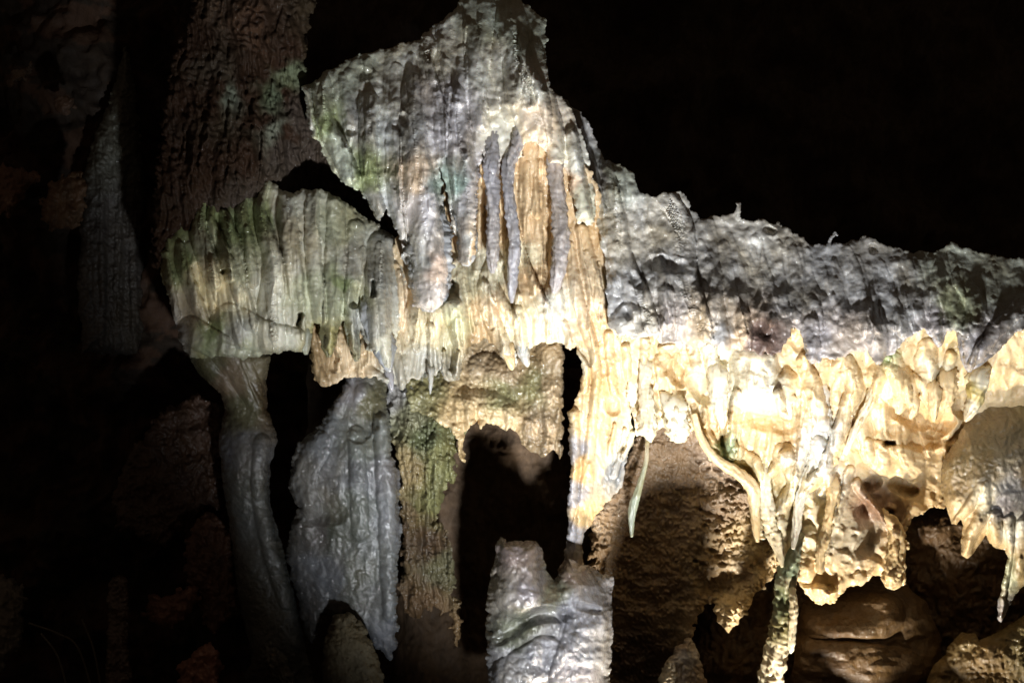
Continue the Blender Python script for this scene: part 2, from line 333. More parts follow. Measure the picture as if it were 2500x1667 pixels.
o = relief('ribbed_tier', tier, [(400, 620, -30), (420, 800, 0), (500, 500, -20), (440, 560, -30), (500, 700, 50), (500, 860, 50), (650, 470, -30), (650, 650, 70), (650, 860, 70), (800, 480, -10), (800, 650, 55), (800, 860, 75), (900, 560, -30), (930, 700, 50), (950, 890, 75), (1000, 620, -30)],
    T, R=20, back=150, nz=(7, 60, 160), knob=(1.5, 22), flute=(4, 44, 260), gain=2., res=2.,
    seeds=[(440, 560, (0.266, 0.312, 0.149), 0.3), (450, 640, (0.266, 0.312, 0.149), 0.3), (500, 600, (0.492, 0.501, 0.356), 0.2), (490, 660, (0.984, 0.884, 0.598), 0.2), (560, 570, (0.266, 0.312, 0.149), 0.3), (640, 530, (0.266, 0.312, 0.149), 0.3), (580, 660, (0.492, 0.501, 0.356), 0.3), (540, 720, (0.984, 0.884, 0.598), 0.1), (470, 770, (0.532, 0.455, 0.322), 0.3), (440, 800, (0.492, 0.468, 0.443), 0.4), (520, 810, (0.266, 0.312, 0.149), 0.4), (580, 820, (0.479, 0.481, 0.437), 0.6), (600, 850, (0.492, 0.501, 0.356), 0.5), (650, 700, (0.665, 0.650, 0.540), 0.3), (670, 800, (0.665, 0.650, 0.540), 0.3), (710, 560, (0.505, 0.455, 0.333), 0.3), (720, 640, (0.665, 0.650, 0.540), 0.3), (760, 600, (0.665, 0.650, 0.540), 0.4), (740, 700, (0.492, 0.501, 0.356), 0.5), (820, 560, (0.492, 0.501, 0.356), 0.6), (830, 690, (0.266, 0.312, 0.149), 0.5), (805, 700, (0.492, 0.501, 0.356), 0.5), (870, 640, (0.479, 0.481, 0.437), 0.6), (860, 720, (0.492, 0.501, 0.356), 0.5), (925, 690, (0.479, 0.481, 0.437), 0.5), (910, 800, (0.479, 0.481, 0.437), 0.8), (950, 840, (0.665, 0.650, 0.540), 0.3), (940, 640, (0.479, 0.481, 0.437), 0.6), (805, 840, (0.359, 0.325, 0.138), 0.4), (700, 500, (0.665, 0.650, 0.540), 0.3), (520, 500, (0.266, 0.312, 0.149), 0.2)],
    seed=41, rag=3)
for pts, sc in (([(806, 760, -60, 22), (804, 810, -76, 20), (803, 850, -84, 14), (803, 872, -86, 6)], OLIVE), ([(852, 760, -60, 14), (858, 810, -72, 15), (868, 860, -80, 12), (871, 882, -80, 5)], SAGE),
                ([(905, 700, -66, 26), (915, 780, -84, 32), (935, 850, -92, 26), (946, 890, -94, 14), (950, 910, -94, 5)], GREY), ([(738, 780, -60, 16), (744, 820, -70, 17), (746, 852, -70, 10), (747, 866, -70, 4)], SAGE)):
    drip('rib_tooth', sunk(pts), None, sc, .6, None, int(pts[0][0]), .8, .14, .05, parent=o)
tag(o, 'grey and green ribbed flowstone tier like organ pipes on the left', 'flowstone')

# centre cascade
casc = [(1180, -60), (1225, -40), (1295, 20), (1333, 48), (1336, 130), (1342, 215), (1374, 236), (1406, 290), (1430, 350), (1446, 430), (1452, 480), (1454, 540), (1440, 549), (1414, 544), (1404, 510), (1396, 470), (1388, 430), (1376, 402), (1342, 400), (1335, 375), (1322, 362), (1300, 345), (1285, 345), (1270, 390), (1238, 410), (1226, 392), (1214, 430), (1190, 430), (1182, 370), (1172, 400), (1166, 480), (1162, 560), (1158, 620), (1146, 646), (1120, 640), (1108, 560), (1090, 470), (1075, 400), (1078, 480), (1092, 560), (1100, 650), (1095, 715), (1070, 755), (1045, 762), (1010, 745), (998, 690), (1000, 650),
        (990, 640), (978, 600), (965, 560), (945, 512), (930, 538), (905, 512), (880, 465), (830, 442), (800, 402), (785, 362), (762, 336), (747, 290), (742, 215), (790, 180), (870, 135), (960, 115), (1020, 95), (1090, 40)]
S = [([(745, 220, 14, 14), (755, 290, 14, 16), (765, 335, 12, 14)], {}),
     ([(785, 200, 24, 12), (795, 300, 26, 22), (830, 370, 26, 24), (855, 430, 24, 24)], dict(skew=.4)),
     ([(900, 250, 26, 10), (900, 350, 24, 18), (905, 450, 22, 22), (930, 520, 14, 22)], dict(skew=.3)),
     ([(960, 330, 20, 8), (962, 450, 20, 18), (978, 560, 16, 18), (985, 620, 14, 14)], dict(skew=.3)),
     ([(1010, 200, 26, 8), (1010, 330, 34, 18), (1025, 480, 44, 34), (1045, 620, 50, 44), (1050, 720, 44, 40)], dict(skew=.2)),
     ([(1110, 230, 26, 8), (1120, 340, 34, 20), (1135, 450, 36, 36), (1145, 560, 28, 44), (1142, 640, 22, 40)], dict(skew=.25)),
     ([(1035, 110, 30, 8), (1045, 160, 14, 16), (1070, 240, 12, 12), (1090, 330, 12, 10)], dict(skew=.6)),
     ([(1100, 60, 40, 12), (1105, 160, 30, 14), (1120, 240, 26, 12)], dict(skew=.3)),
     ([(1170, 20, 40, 12), (1165, 120, 34, 16), (1165, 220, 24, 14), (1180, 310, 18, 16)], dict(skew=.3)),
     ([(1250, 60, 40, 12), (1260, 150, 34, 18), (1290, 240, 50, 24), (1310, 330, 40, 22)], dict(skew=.5)),
     ([(1300, 130, 30, 10), (1330, 230, 24, 20), (1355, 320, 22, 18), (1358, 400, 20, 20)], dict(skew=.1)),
     ([(1395, 330, 16, 16), (1410, 420, 20, 24), (1425, 520, 22, 26)], dict(skew=.3)),
     ([(855, 320, 14, -7), (858, 322, 14, -7)], {}), ([(985, 285, 12, -6), (988, 300, 12, -6)], {}), ([(1060, 210, 12, -5), (1062, 214, 12, -5)], {}), ([(885, 180, 20, -6), (900, 182, 14, -6)], {}), ([(960, 440, 9, -4), (962, 455, 9, -4)], {}), ([(1365, 480, 5, -10), (1363, 495, 6, -12)], {})]
S += ribs(19, 760, 1330, ln((760, 200), (1000, 100), (1180, 0), (1330, 60)), ln((760, 330), (880, 450), (1000, 620), (1200, 330), (1330, 300)), 19, 10, .06, (0, .4, -.3), 9, 9)
o = relief('flowstone_cascade', casc, [(750, 200, -60), (760, 330, -10), (900, 130, -130), (900, 300, 0), (880, 460, 40), (980, 600, 60), (1000, 120, -130), (1000, 400, 55), (1040, 740, 90), (1180, -50, -220), (1180, 120, -60), (1180, 330, 50), (1200, 640, 85), (1300, 20, -180), (1320, 200, 0), (1380, 400, 50), (1440, 540, 70), (1360, 700, 90), (1250, 720, 90), (1460, 430, 20), (1470, 690, 60)],
    S, R=13, back=70, nz=(9, 50, 110), knob=(3.2, 30), flute=(5, 46, 300), gain=2.2, res=2.,
    seeds=[(750, 300, (0.868, 0.854, 0.762), 0.4), (790, 300, (0.337, 0.392, 0.189), 0.3), (820, 380, (0.609, 0.649, 0.537), 0.3), (830, 420, (0.609, 0.649, 0.537), 0.2), (870, 300, (0.625, 0.633, 0.617), 0.7), (860, 180, (0.609, 0.649, 0.537), 0.5), (890, 420, (0.337, 0.392, 0.189), 0.6), (930, 500, (0.625, 0.633, 0.617), 0.6), (930, 230, (0.868, 0.854, 0.762), 0.5), (970, 330, (0.625, 0.633, 0.617), 0.8), (1010, 420, (0.745, 0.615, 0.487), 0.6), (1030, 500, (0.644, 0.615, 0.625), 0.5), (1020, 640, (0.625, 0.633, 0.617), 0.7), (1070, 650, (0.729, 0.581, 0.487), 0.3), (1060, 740, (0.644, 0.615, 0.625), 0.4), (1080, 120, (0.868, 0.854, 0.762), 0.4), (1180, 60, (0.609, 0.649, 0.537), 0.3), (1290, 100, (0.609, 0.649, 0.537), 0.3), (1200, 150, (0.868, 0.854, 0.762), 0.4), (1110, 330, (0.644, 0.615, 0.625), 0.5), (1100, 450, (0.347, 0.444, 0.390), 0.8), (1145, 470, (0.644, 0.615, 0.625), 0.4), (1140, 600, (0.625, 0.633, 0.617), 0.8), (1165, 600, (0.729, 0.512, 0.277), 0.3), (1190, 430, (0.644, 0.615, 0.625), 0.2), (1200, 600, (0.644, 0.615, 0.625), 0.3), (1245, 500, (0.644, 0.615, 0.625), 0.1), (1252, 700, (0.644, 0.615, 0.625), 0.1), (1290, 200, (0.868, 0.854, 0.762), 0.2), (1310, 300, (0.833, 0.717, 0.585), 0.2), (1360, 450, (0.833, 0.615, 0.440), 0.2), (1362, 600, (0.644, 0.615, 0.625), 0.3), (1300, 330, (0.868, 0.717, 0.520), 0.1), (1400, 380, (0.868, 0.854, 0.762), 0.2), (1425, 500, (0.868, 0.838, 0.650), 0.3), (1440, 600, (0.729, 0.512, 0.277), 0.1), (1230, 320, (0.868, 0.854, 0.762), 0.2), (1080, 240, (0.644, 0.615, 0.625), 0.5)],
    seed=51, rag=4)
for pts, sc in (([(1208, 300, -44, 10), (1204, 350, -56, 16), (1199, 430, -74, 16), (1203, 520, -84, 14), (1203, 600, -88, 15), (1201, 645, -88, 11), (1202, 668, -86, 4)], LILAC),
                ([(1276, 250, -40, 7), (1272, 300, -52, 11), (1264, 345, -64, 14), (1244, 400, -78, 14), (1241, 460, -86, 12), (1250, 540, -92, 13), (1257, 600, -94, 14), (1251, 660, -96, 12), (1250, 710, -96, 9), (1250, 740, -96, 3)], LILAC),
                ([(1352, 330, -44, 14), (1356, 400, -60, 19), (1362, 480, -74, 16), (1368, 560, -84, 19), (1366, 640, -90, 17), (1358, 695, -92, 11), (1352, 716, -92, 4)], (.42, .38, .37)),
                ([(1128, 400, -60, 24), (1132, 480, -80, 27), (1138, 560, -92, 22), (1140, 620, -98, 19), (1136, 650, -98, 8)], GREY),
                ([(1045, 480, -66, 34), (1046, 580, -90, 44), (1052, 660, -104, 46), (1050, 720, -108, 36), (1046, 762, -108, 14)], GREY)):
    drip('hanging_strip', sunk(pts), None, sc, .5, None, int(pts[0][0]), .9, .24, .07, parent=o)
tag(o, 'tall grey flowstone cascade with long hanging strips in the centre', 'flowstone')

# wing and right band
band = [(1336, 215), (1365, 235), (1400, 262), (1440, 300), (1462, 370), (1480, 392), (1500, 398), (1545, 420), (1560, 466), (1600, 478), (1660, 466), (1680, 486), (1705, 538), (1745, 528), (1790, 520), (1800, 492), (1815, 498), (1806, 535), (1850, 535), (1900, 545), (1945, 570), (1980, 598), (2015, 592), (2040, 565), (2046, 572), (2030, 600), (2070, 590), (2110, 576), (2135, 585), (2180, 605), (2235, 618), (2290, 608), (2320, 594), (2365, 606), (2400, 620), (2500, 632), (2600, 640),
        (2600, 800), (2500, 805), (2481, 815), (2456, 830), (2431, 860), (2401, 880), (2381, 897), (2366, 905), (2353, 892), (2351, 870), (2353, 848), (2346, 815), (2326, 802), (2311, 812), (2303, 835), (2293, 842), (2276, 820), (2256, 807), (2226, 820), (2206, 835), (2181, 867), (2143, 888), (2131, 877), (2116, 860), (2086, 857), (2056, 872), (2021, 877), (2001, 885), (1976, 887), (1966, 850), (1955, 810), (1936, 802), (1920, 838), (1906, 862), (1866, 861), (1831, 862), (1816, 855), (1781, 857), (1741, 849), (1730, 835), (1700, 852), (1675, 845), (1645, 835), (1625, 845), (1608, 842), (1600, 826), (1540, 825), (1500, 810), (1487, 797), (1482, 740), (1474, 620), (1456, 540), (1430, 500), (1420, 420), (1390, 340), (1340, 280), (1325, 230)]
K = [([(1500, 420, 30, 10), (1500, 540, 30, 16), (1520, 640, 28, 20), (1560, 740, 34, 20), (1585, 810, 26, 14)], dict(skew=.7)),
     ([(1600, 490, 50, 10), (1640, 560, 54, 22), (1655, 680, 50, 24), (1690, 780, 44, 20), (1715, 830, 30, 16)], dict(skew=.7)),
     ([(1720, 560, 30, 8), (1735, 680, 26, 16), (1750, 780, 24, 16), (1765, 845, 20, 14)], dict(skew=.2)),
     ([(1625, 720, 22, 12), (1632, 780, 20, 18), (1630, 835, 14, 16)], dict(skew=.2)),
     ([(1545, 800, 60, 14), (1600, 800, 30, 10)], {}),
     ([(1815, 770, 18, 14), (1822, 820, 18, 18), (1826, 852, 10, 14)], dict(skew=.5)),
     ([(1980, 790, 20, 10), (1985, 840, 18, 18), (1985, 875, 12, 16)], dict(skew=.2)), ([(2120, 770, 34, 10), (2140, 830, 30, 22), (2145, 875, 18, 20)], {}),
     ([(2292, 660, 18, 8), (2290, 740, 18, 18), (2286, 790, 16, 22), (2292, 832, 9, 22)], {}),
     ([(2345, 680, 24, 8), (2380, 740, 26, 16), (2375, 820, 24, 22), (2366, 890, 14, 26)], {}),
     ([(2500, 740, 24, 10), (2450, 790, 20, 20), (2400, 850, 18, 24), (2372, 892, 12, 24)], {}),
     ([(1400, 300, 14, 8), (1440, 400, 14, 14), (1470, 520, 12, 14)], dict(skew=.4)), ([(1480, 400, 18, 8), (1495, 470, 18, 16), (1520, 560, 14, 12)], dict(skew=.4)),
     ([(1855, 800, 24, -16), (1870, 815, 18, -16)], {}), ([(1875, 560, 12, -20), (1885, 565, 12, -20)], {}), ([(2130, 605, 12, -18), (2132, 610, 12, -18)], {}),
     ([(1550, 680, 20, -12), (1560, 690, 20, -12)], {}), ([(1600, 640, 22, -14), (1660, 650, 22, -14)], {}), ([(1530, 760, 14, -12), (1534, 770, 14, -12)], {})]
K += ribs(44, 1480, 2500, ln((1480, 420), (1700, 560), (2500, 650)), ln((1480, 780), (1600, 830), (2500, 830)), 17, 8, .10, (0, .5, -.3), 12, 12)
o = relief('flowstone_ledge', band, [(1340, 220, -60), (1400, 270, -110), (1460, 330, -130), (1470, 500, 10), (1480, 650, 85), (1480, 780, 140), (1540, 430, -10), (1560, 600, 40), (1600, 720, 145), (1600, 820, 165), (1690, 490, -10), (1700, 650, 75), (1740, 760, 165), (1740, 840, 185), (1900, 550, -10), (1900, 680, 65), (1900, 780, 175), (1900, 850, 200), (2100, 590, 20), (2100, 700, 95), (2140, 800, 185), (2140, 880, 205), (2300, 600, 20), (2300, 700, 105), (2290, 830, 205), (2366, 820, 200), (2366, 900, 215), (2500, 640, 20), (2500, 720, 95), (2500, 800, 185), (2600, 700, 75)],
    K, R=7, back=110, nz=(12, 90, 70), knob=(4, 34), flute=(4, 44, 150), gain=1.4, res=2.,
    seeds=[(1400, 300, (0.434, 0.425, 0.415), 0.28), (1460, 440, (0.434, 0.425, 0.415), 0.39), (1500, 430, (0.422, 0.437, 0.363), 0.22), (1520, 600, (0.603, 0.575, 0.519), 0.33), (1530, 720, (0.434, 0.425, 0.415), 0.55), (1570, 790, (0.603, 0.575, 0.519), 0.22), (1600, 560, (0.603, 0.575, 0.519), 0.39), (1620, 660, (0.434, 0.425, 0.415), 0.5), (1640, 780, (0.445, 0.414, 0.415), 0.22), (1715, 800, (0.543, 0.437, 0.311), 0.11), (1760, 650, (0.434, 0.425, 0.415), 0.39), (1750, 810, (0.434, 0.425, 0.415), 0.5), (1800, 820, (0.543, 0.414, 0.277), 0.11), (1860, 830, (0.156, 0.102, 0.087), 0.33), (1850, 620, (0.603, 0.575, 0.519), 0.44), (1950, 700, (0.434, 0.425, 0.415), 0.5), (2000, 830, (0.445, 0.414, 0.415), 0.28), (2060, 830, (0.483, 0.414, 0.363), 0.22), (2050, 650, (0.434, 0.425, 0.415), 0.44), (2140, 850, (0.445, 0.414, 0.415), 0.28), (2150, 680, (0.434, 0.425, 0.415), 0.5), (2200, 760, (0.434, 0.425, 0.415), 0.44), (2330, 740, (0.434, 0.460, 0.311), 0.17), (2280, 780, (0.445, 0.414, 0.415), 0.17), (2310, 640, (0.422, 0.437, 0.363), 0.22), (2440, 690, (0.422, 0.437, 0.363), 0.28), (2366, 880, (0.445, 0.414, 0.415), 0.11), (2430, 820, (0.445, 0.414, 0.415), 0.39), (2500, 780, (0.434, 0.425, 0.415), 0.22)],
    seed=61, rag=4)
for pts, sc in (([(2292, 730, -110, 10), (2294, 780, -140, 17), (2290, 815, -156, 15), (2292, 838, -160, 9), (2293, 848, -160, 3)], LILAC), ([(2350, 730, -110, 16), (2364, 790, -150, 28), (2366, 850, -180, 24), (2366, 890, -190, 13), (2367, 908, -190, 4)], LILAC),
                ([(2500, 760, -130, 10), (2460, 795, -160, 20), (2418, 842, -186, 19), (2382, 884, -196, 13), (2370, 900, -196, 5)], LILAC), ([(2130, 780, -140, 30), (2138, 830, -170, 30), (2143, 866, -184, 18), (2144, 890, -186, 5)], GREY),
                ([(1975, 790, -130, 16), (1982, 840, -160, 20), (1985, 872, -172, 12), (1984, 888, -172, 4)], GREY)):
    drip('lip_tooth', sunk(pts), None, sc, .5, None, int(pts[0][0]), .8, .14, .06, parent=o)
tag(o, 'long dark grey wet flowstone ledge with scalloped lip across the right side', 'flowstone')

# cream alcove behind the hanging strips
alc = [(748, 770), (756, 860), (760, 895), (768, 925), (785, 946), (802, 942), (825, 934), (840, 924), (862, 920), (890, 926), (912, 920), (935, 930), (948, 945), (962, 938), (984, 952), (998, 930), (1010, 918), (1022, 926), (1036, 908), (1048, 915), (1064, 918), (1076, 900), (1084, 926), (1102, 930), (1122, 925), (1132, 885), (1150, 842),
       (1180, 832), (1208, 838), (1222, 868), (1240, 892), (1250, 902), (1262, 880), (1256, 846), (1268, 870), (1285, 892), (1293, 850), (1320, 836), (1375, 838), (1386, 852), (1402, 850), (1412, 862), (1500, 880), (1520, 820), (1488, 600), (1460, 450), (1380, 330), (1290, 305), (1200, 320), (1120, 350), (1050, 400), (960, 600), (880, 690), (800, 730)]
A = [([(1110, 400, 10, 6), (1100, 520, 10, 16), (1105, 640, 12, 14)], {}), ([(1175, 400, 8, 8), (1172, 520, 9, 14), (1165, 660, 10, 14)], {}), ([(1225, 420, 7, 8), (1222, 540, 9, 12), (1228, 640, 9, 12)], {}),
     ([(1295, 340, 22, 14), (1290, 450, 26, 26), (1300, 560, 26, 28), (1310, 680, 22, 22), (1330, 760, 16, 14)], dict(skew=.3)), ([(1318, 400, 12, 6), (1310, 520, 16, 14)], {}), ([(1262, 560, 8, 10), (1290, 660, 10, 22), (1325, 740, 12, 26)], dict(skew=.4)),
     ([(1420, 560, 16, 10), (1440, 650, 20, 18), (1460, 740, 22, 18)], {}), ([(1390, 600, 12, 8), (1405, 700, 16, 16), (1430, 800, 16, 22), (1450, 860, 12, 20)], {}),
     ([(1012, 700, 10, 10), (1020, 780, 20, 14)], {}), ([(1120, 650, 26, 16), (1110, 740, 34, 26), (1120, 800, 26, 30), (1125, 860, 16, 24), (1112, 915, 10, 20)], dict(skew=-.2)),
     ([(1210, 640, 20, 22), (1195, 690, 22, 16), (1240, 760, 14, 20), (1255, 790, 12, 16)], {}), ([(1180, 700, 16, 14), (1200, 780, 22, 24), (1230, 850, 18, 26), (1248, 890, 9, 20)], dict(skew=.3)),
     ([(1265, 760, 14, 10), (1272, 820, 16, 20), (1282, 880, 11, 18)], {}), ([(1352, 715, 24, 22), (1355, 770, 24, 18), (1345, 790, 14, 8)], {}), ([(1380, 790, 10, 10), (1390, 840, 9, 16)], {}), ([(1262, 720, 8, 16), (1258, 780, 8, 12)], {}),
     ([(765, 800, 8, 8), (772, 880, 12, 14), (790, 935, 14, 16)], {}), ([(830, 820, 14, 8), (845, 900, 14, 10)], {}), ([(890, 840, 14, 8), (900, 905, 14, 12), (940, 930, 14, 12)], {}), ([(820, 860, 14, -12), (815, 900, 12, -12)], {}),
     ([(1085, 860, 5, 16), (1086, 915, 7, 18)], {}), ([(1120, 860, 5, 16), (1116, 915, 7, 18)], {}), ([(1100, 850, 8, -10), (1100, 900, 8, -14)], {}), ([(960, 830, 14, 10), (975, 900, 12, 16), (985, 945, 9, 14)], {}), ([(1050, 800, 12, 12), (1052, 860, 8, 20), (1052, 912, 6, 22)], {}),
     ([(1100, 700, 22, -34), (1102, 722, 20, -34)], {}), ([(1200, 800, 10, -10), (1190, 770, 12, -10)], {}),
     ([(965, 650, 12, 10), (975, 720, 16, 20), (960, 800, 18, 16)], {}), ([(1045, 775, 60, 24), (1100, 745, 26, 26)], {})]
A += ribs(34, 800, 1480, ln((800, 760), (1050, 600), (1290, 350), (1480, 600)), ln((800, 920), (1120, 910), (1300, 830), (1480, 850)), 9, 10, .04, (0, .5, -.5), 15, 9)
o = relief('cream_curtain', alc, [(760, 780, 10), (780, 940, 30), (900, 750, -10), (900, 920, 50), (1000, 640, 0), (1000, 930, 60), (1120, 400, 0), (1120, 620, -10), (1110, 760, 60), (1110, 920, 40), (1290, 320, 30), (1290, 500, -10), (1300, 640, -10), (1290, 740, 50), (1270, 880, 20), (1200, 840, 20), (1400, 480, 20), (1420, 620, 10), (1440, 720, 50), (1480, 850, 30), (1380, 840, 40)],
    A, R=9, back=90, nz=(7, 40, 80), knob=(1.8, 22), flute=(3, 20, 120), gain=1.5, res=2.,
    seeds=[(770, 880, (0.399, 0.294, 0.170), 0.1), (850, 860, (0.705, 0.567, 0.388), 0.1), (960, 760, (0.705, 0.567, 0.388), 0.1), (1000, 720, (0.705, 0.567, 0.388), 0.1), (1040, 790, (0.703, 0.626, 0.442), 0.2), (1110, 790, (0.522, 0.534, 0.357), 0.1), (1100, 560, (0.626, 0.465, 0.282), 0.1), (1130, 700, (0.570, 0.552, 0.425), 0.1), (1165, 500, (0.626, 0.465, 0.282), 0.1), (1210, 660, (0.646, 0.626, 0.510), 0), (1225, 560, (0.626, 0.465, 0.282), 0.2), (1290, 400, (0.626, 0.465, 0.282), 0), (1300, 560, (0.626, 0.465, 0.282), 0.05), (1310, 680, (0.626, 0.465, 0.282), 0.05), (1270, 620, (0.703, 0.626, 0.442), 0), (1200, 760, (0.705, 0.567, 0.388), 0.1), (1260, 770, (0.703, 0.626, 0.442), 0.1), (1350, 740, (0.665, 0.644, 0.552), 0.1), (1400, 640, (0.705, 0.567, 0.388), 0), (1450, 560, (0.626, 0.465, 0.282), 0), (1430, 740, (0.705, 0.567, 0.388), 0.05), (1460, 820, (0.626, 0.465, 0.282), 0), (1180, 830, (0.399, 0.294, 0.170), 0.1), (1310, 800, (0.703, 0.626, 0.442), 0.1), (1290, 880, (0.475, 0.460, 0.399), 0.2), (980, 940, (0.475, 0.460, 0.399), 0.2), (1052, 900, (0.475, 0.460, 0.399), 0.3)],
    mat=M_cream, seed=71, rag=3)
tag(o, 'cream calcite curtain glowing behind the grey hanging strips in the centre', 'flowstone')

# shelf of mottled cream stone below the alcove
shelf = [(985, 900), (1000, 860), (1150, 800), (1375, 810), (1376, 900), (1375, 1010), (1374, 1080), (1370, 1132), (1360, 1105), (1345, 1098), (1330, 1118), (1305, 1105), (1287, 1100), (1275, 1077), (1250, 1045), (1240, 1056), (1215, 1040), (1190, 1033), (1177, 1052), (1162, 1025), (1150, 1040), (1136, 1056), (1134, 1090), (1132, 1142), (1124, 1122), (1112, 1060), (1060, 1020), (1000, 1000)]
o = relief('mottled_shelf', shelf, [(1000, 900, -60), (1150, 850, -110), (1200, 930, -60), (1100, 980, -20), (1160, 1020, 0), (1250, 1040, 0), (1360, 860, -20), (1370, 1000, 0), (1360, 1120, 10), (1300, 1000, 0)],
    [([(1180, 900, 40, 26), (1230, 905, 36, 24)], {}), ([(1110, 1000, 30, 10), (1160, 985, 34, 16), (1230, 1000, 34, 10)], {}), ([(1340, 840, 34, 16), (1345, 940, 30, 22), (1350, 1040, 26, 16)], dict(skew=.3)), ([(1177, 1000, 14, 10), (1177, 1045, 6, 12)], {}), ([(1240, 1000, 14, 10), (1243, 1050, 7, 10)], {}), ([(1330, 1070, 14, 10), (1330, 1112, 7, 10)], {}), ([(1370, 1080, 8, 10), (1370, 1125, 5, 10)], {}), ([(1290, 1040, 18, 14), (1295, 1090, 14, 12)], {})] + ribs(16, 1100, 1370, ln((1100, 950), (1370, 850)), ln((1100, 1050), (1370, 1120)), 12, 8, .05, (0,), 19),
    R=12, back=140, nz=(12, 40, 50), knob=(4, 14), flute=(0, 1, 1),
    seeds=[(1180, 890, TAN, .2), (1240, 900, TAN, .3), (1150, 980, CREAM, .2), (1130, 1000, CREAM, .4), (1230, 970, OLIVE, .5), (1300, 940, OLIVE, .5), (1350, 860, TAN, .5), (1350, 950, TAN, .7), (1290, 1040, TAN, .8), (1340, 1060, TAN, .8), (1177, 1035, CREAM, .2), (1240, 1040, CREAM, .2), (1050, 920, OLIVE, .7), (1020, 980, OLIVE, .6)], mat=M_wet, seed=81, rag=4)
tag(o, 'mottled tan shelf with small toothed edge over the dark hollow', 'flowstone')

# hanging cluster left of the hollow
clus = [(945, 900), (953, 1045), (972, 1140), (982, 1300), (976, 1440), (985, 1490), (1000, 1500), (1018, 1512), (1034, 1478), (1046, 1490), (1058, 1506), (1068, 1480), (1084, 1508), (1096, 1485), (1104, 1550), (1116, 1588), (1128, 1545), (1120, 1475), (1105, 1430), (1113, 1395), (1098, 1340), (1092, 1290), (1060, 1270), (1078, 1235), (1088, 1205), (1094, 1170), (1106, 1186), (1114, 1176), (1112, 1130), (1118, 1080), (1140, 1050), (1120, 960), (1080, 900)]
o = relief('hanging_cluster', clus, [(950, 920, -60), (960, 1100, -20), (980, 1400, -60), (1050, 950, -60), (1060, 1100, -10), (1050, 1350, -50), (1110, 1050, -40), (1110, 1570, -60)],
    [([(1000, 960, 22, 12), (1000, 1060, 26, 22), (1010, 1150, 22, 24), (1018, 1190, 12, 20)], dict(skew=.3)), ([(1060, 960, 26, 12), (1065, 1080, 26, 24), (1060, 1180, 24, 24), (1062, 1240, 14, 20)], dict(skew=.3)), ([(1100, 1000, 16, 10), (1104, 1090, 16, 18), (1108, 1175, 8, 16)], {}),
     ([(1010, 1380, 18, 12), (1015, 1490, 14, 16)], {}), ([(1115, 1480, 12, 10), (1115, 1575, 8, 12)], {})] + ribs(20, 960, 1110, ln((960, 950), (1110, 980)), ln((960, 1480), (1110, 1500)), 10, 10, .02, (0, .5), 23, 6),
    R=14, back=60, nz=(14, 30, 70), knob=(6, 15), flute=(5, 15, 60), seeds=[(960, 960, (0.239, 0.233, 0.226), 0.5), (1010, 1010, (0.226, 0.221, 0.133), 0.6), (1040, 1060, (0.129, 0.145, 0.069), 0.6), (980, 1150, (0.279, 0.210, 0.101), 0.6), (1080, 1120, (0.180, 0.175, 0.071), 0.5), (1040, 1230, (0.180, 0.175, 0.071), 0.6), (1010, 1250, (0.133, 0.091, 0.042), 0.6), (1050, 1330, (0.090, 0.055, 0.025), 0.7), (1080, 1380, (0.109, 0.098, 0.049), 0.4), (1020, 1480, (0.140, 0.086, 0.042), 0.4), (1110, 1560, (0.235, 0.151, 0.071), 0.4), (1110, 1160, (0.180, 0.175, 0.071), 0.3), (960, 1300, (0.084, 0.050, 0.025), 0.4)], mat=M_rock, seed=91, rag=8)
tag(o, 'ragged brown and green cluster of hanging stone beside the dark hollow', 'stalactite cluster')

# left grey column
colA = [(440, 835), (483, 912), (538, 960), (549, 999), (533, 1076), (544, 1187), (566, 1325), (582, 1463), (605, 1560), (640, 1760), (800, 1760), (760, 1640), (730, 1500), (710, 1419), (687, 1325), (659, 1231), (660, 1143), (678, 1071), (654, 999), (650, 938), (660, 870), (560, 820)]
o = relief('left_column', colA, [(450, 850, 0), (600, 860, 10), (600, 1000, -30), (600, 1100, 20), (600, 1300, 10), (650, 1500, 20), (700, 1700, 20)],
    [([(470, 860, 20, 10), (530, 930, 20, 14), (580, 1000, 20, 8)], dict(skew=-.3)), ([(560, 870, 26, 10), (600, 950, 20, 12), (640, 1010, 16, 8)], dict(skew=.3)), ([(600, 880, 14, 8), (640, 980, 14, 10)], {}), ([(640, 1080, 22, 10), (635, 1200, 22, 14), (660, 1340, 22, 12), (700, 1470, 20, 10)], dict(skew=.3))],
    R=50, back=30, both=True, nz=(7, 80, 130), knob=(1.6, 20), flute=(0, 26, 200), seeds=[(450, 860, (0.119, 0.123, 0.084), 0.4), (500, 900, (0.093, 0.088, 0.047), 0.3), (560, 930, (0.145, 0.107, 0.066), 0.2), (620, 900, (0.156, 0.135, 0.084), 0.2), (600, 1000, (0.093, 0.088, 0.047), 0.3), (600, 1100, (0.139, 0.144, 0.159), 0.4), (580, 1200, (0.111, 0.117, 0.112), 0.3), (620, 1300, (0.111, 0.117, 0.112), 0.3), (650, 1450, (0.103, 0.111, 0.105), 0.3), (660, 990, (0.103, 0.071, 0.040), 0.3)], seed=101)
tag(o, 'dim grey waisted column below the ribbed tier, leftmost of two', 'column')

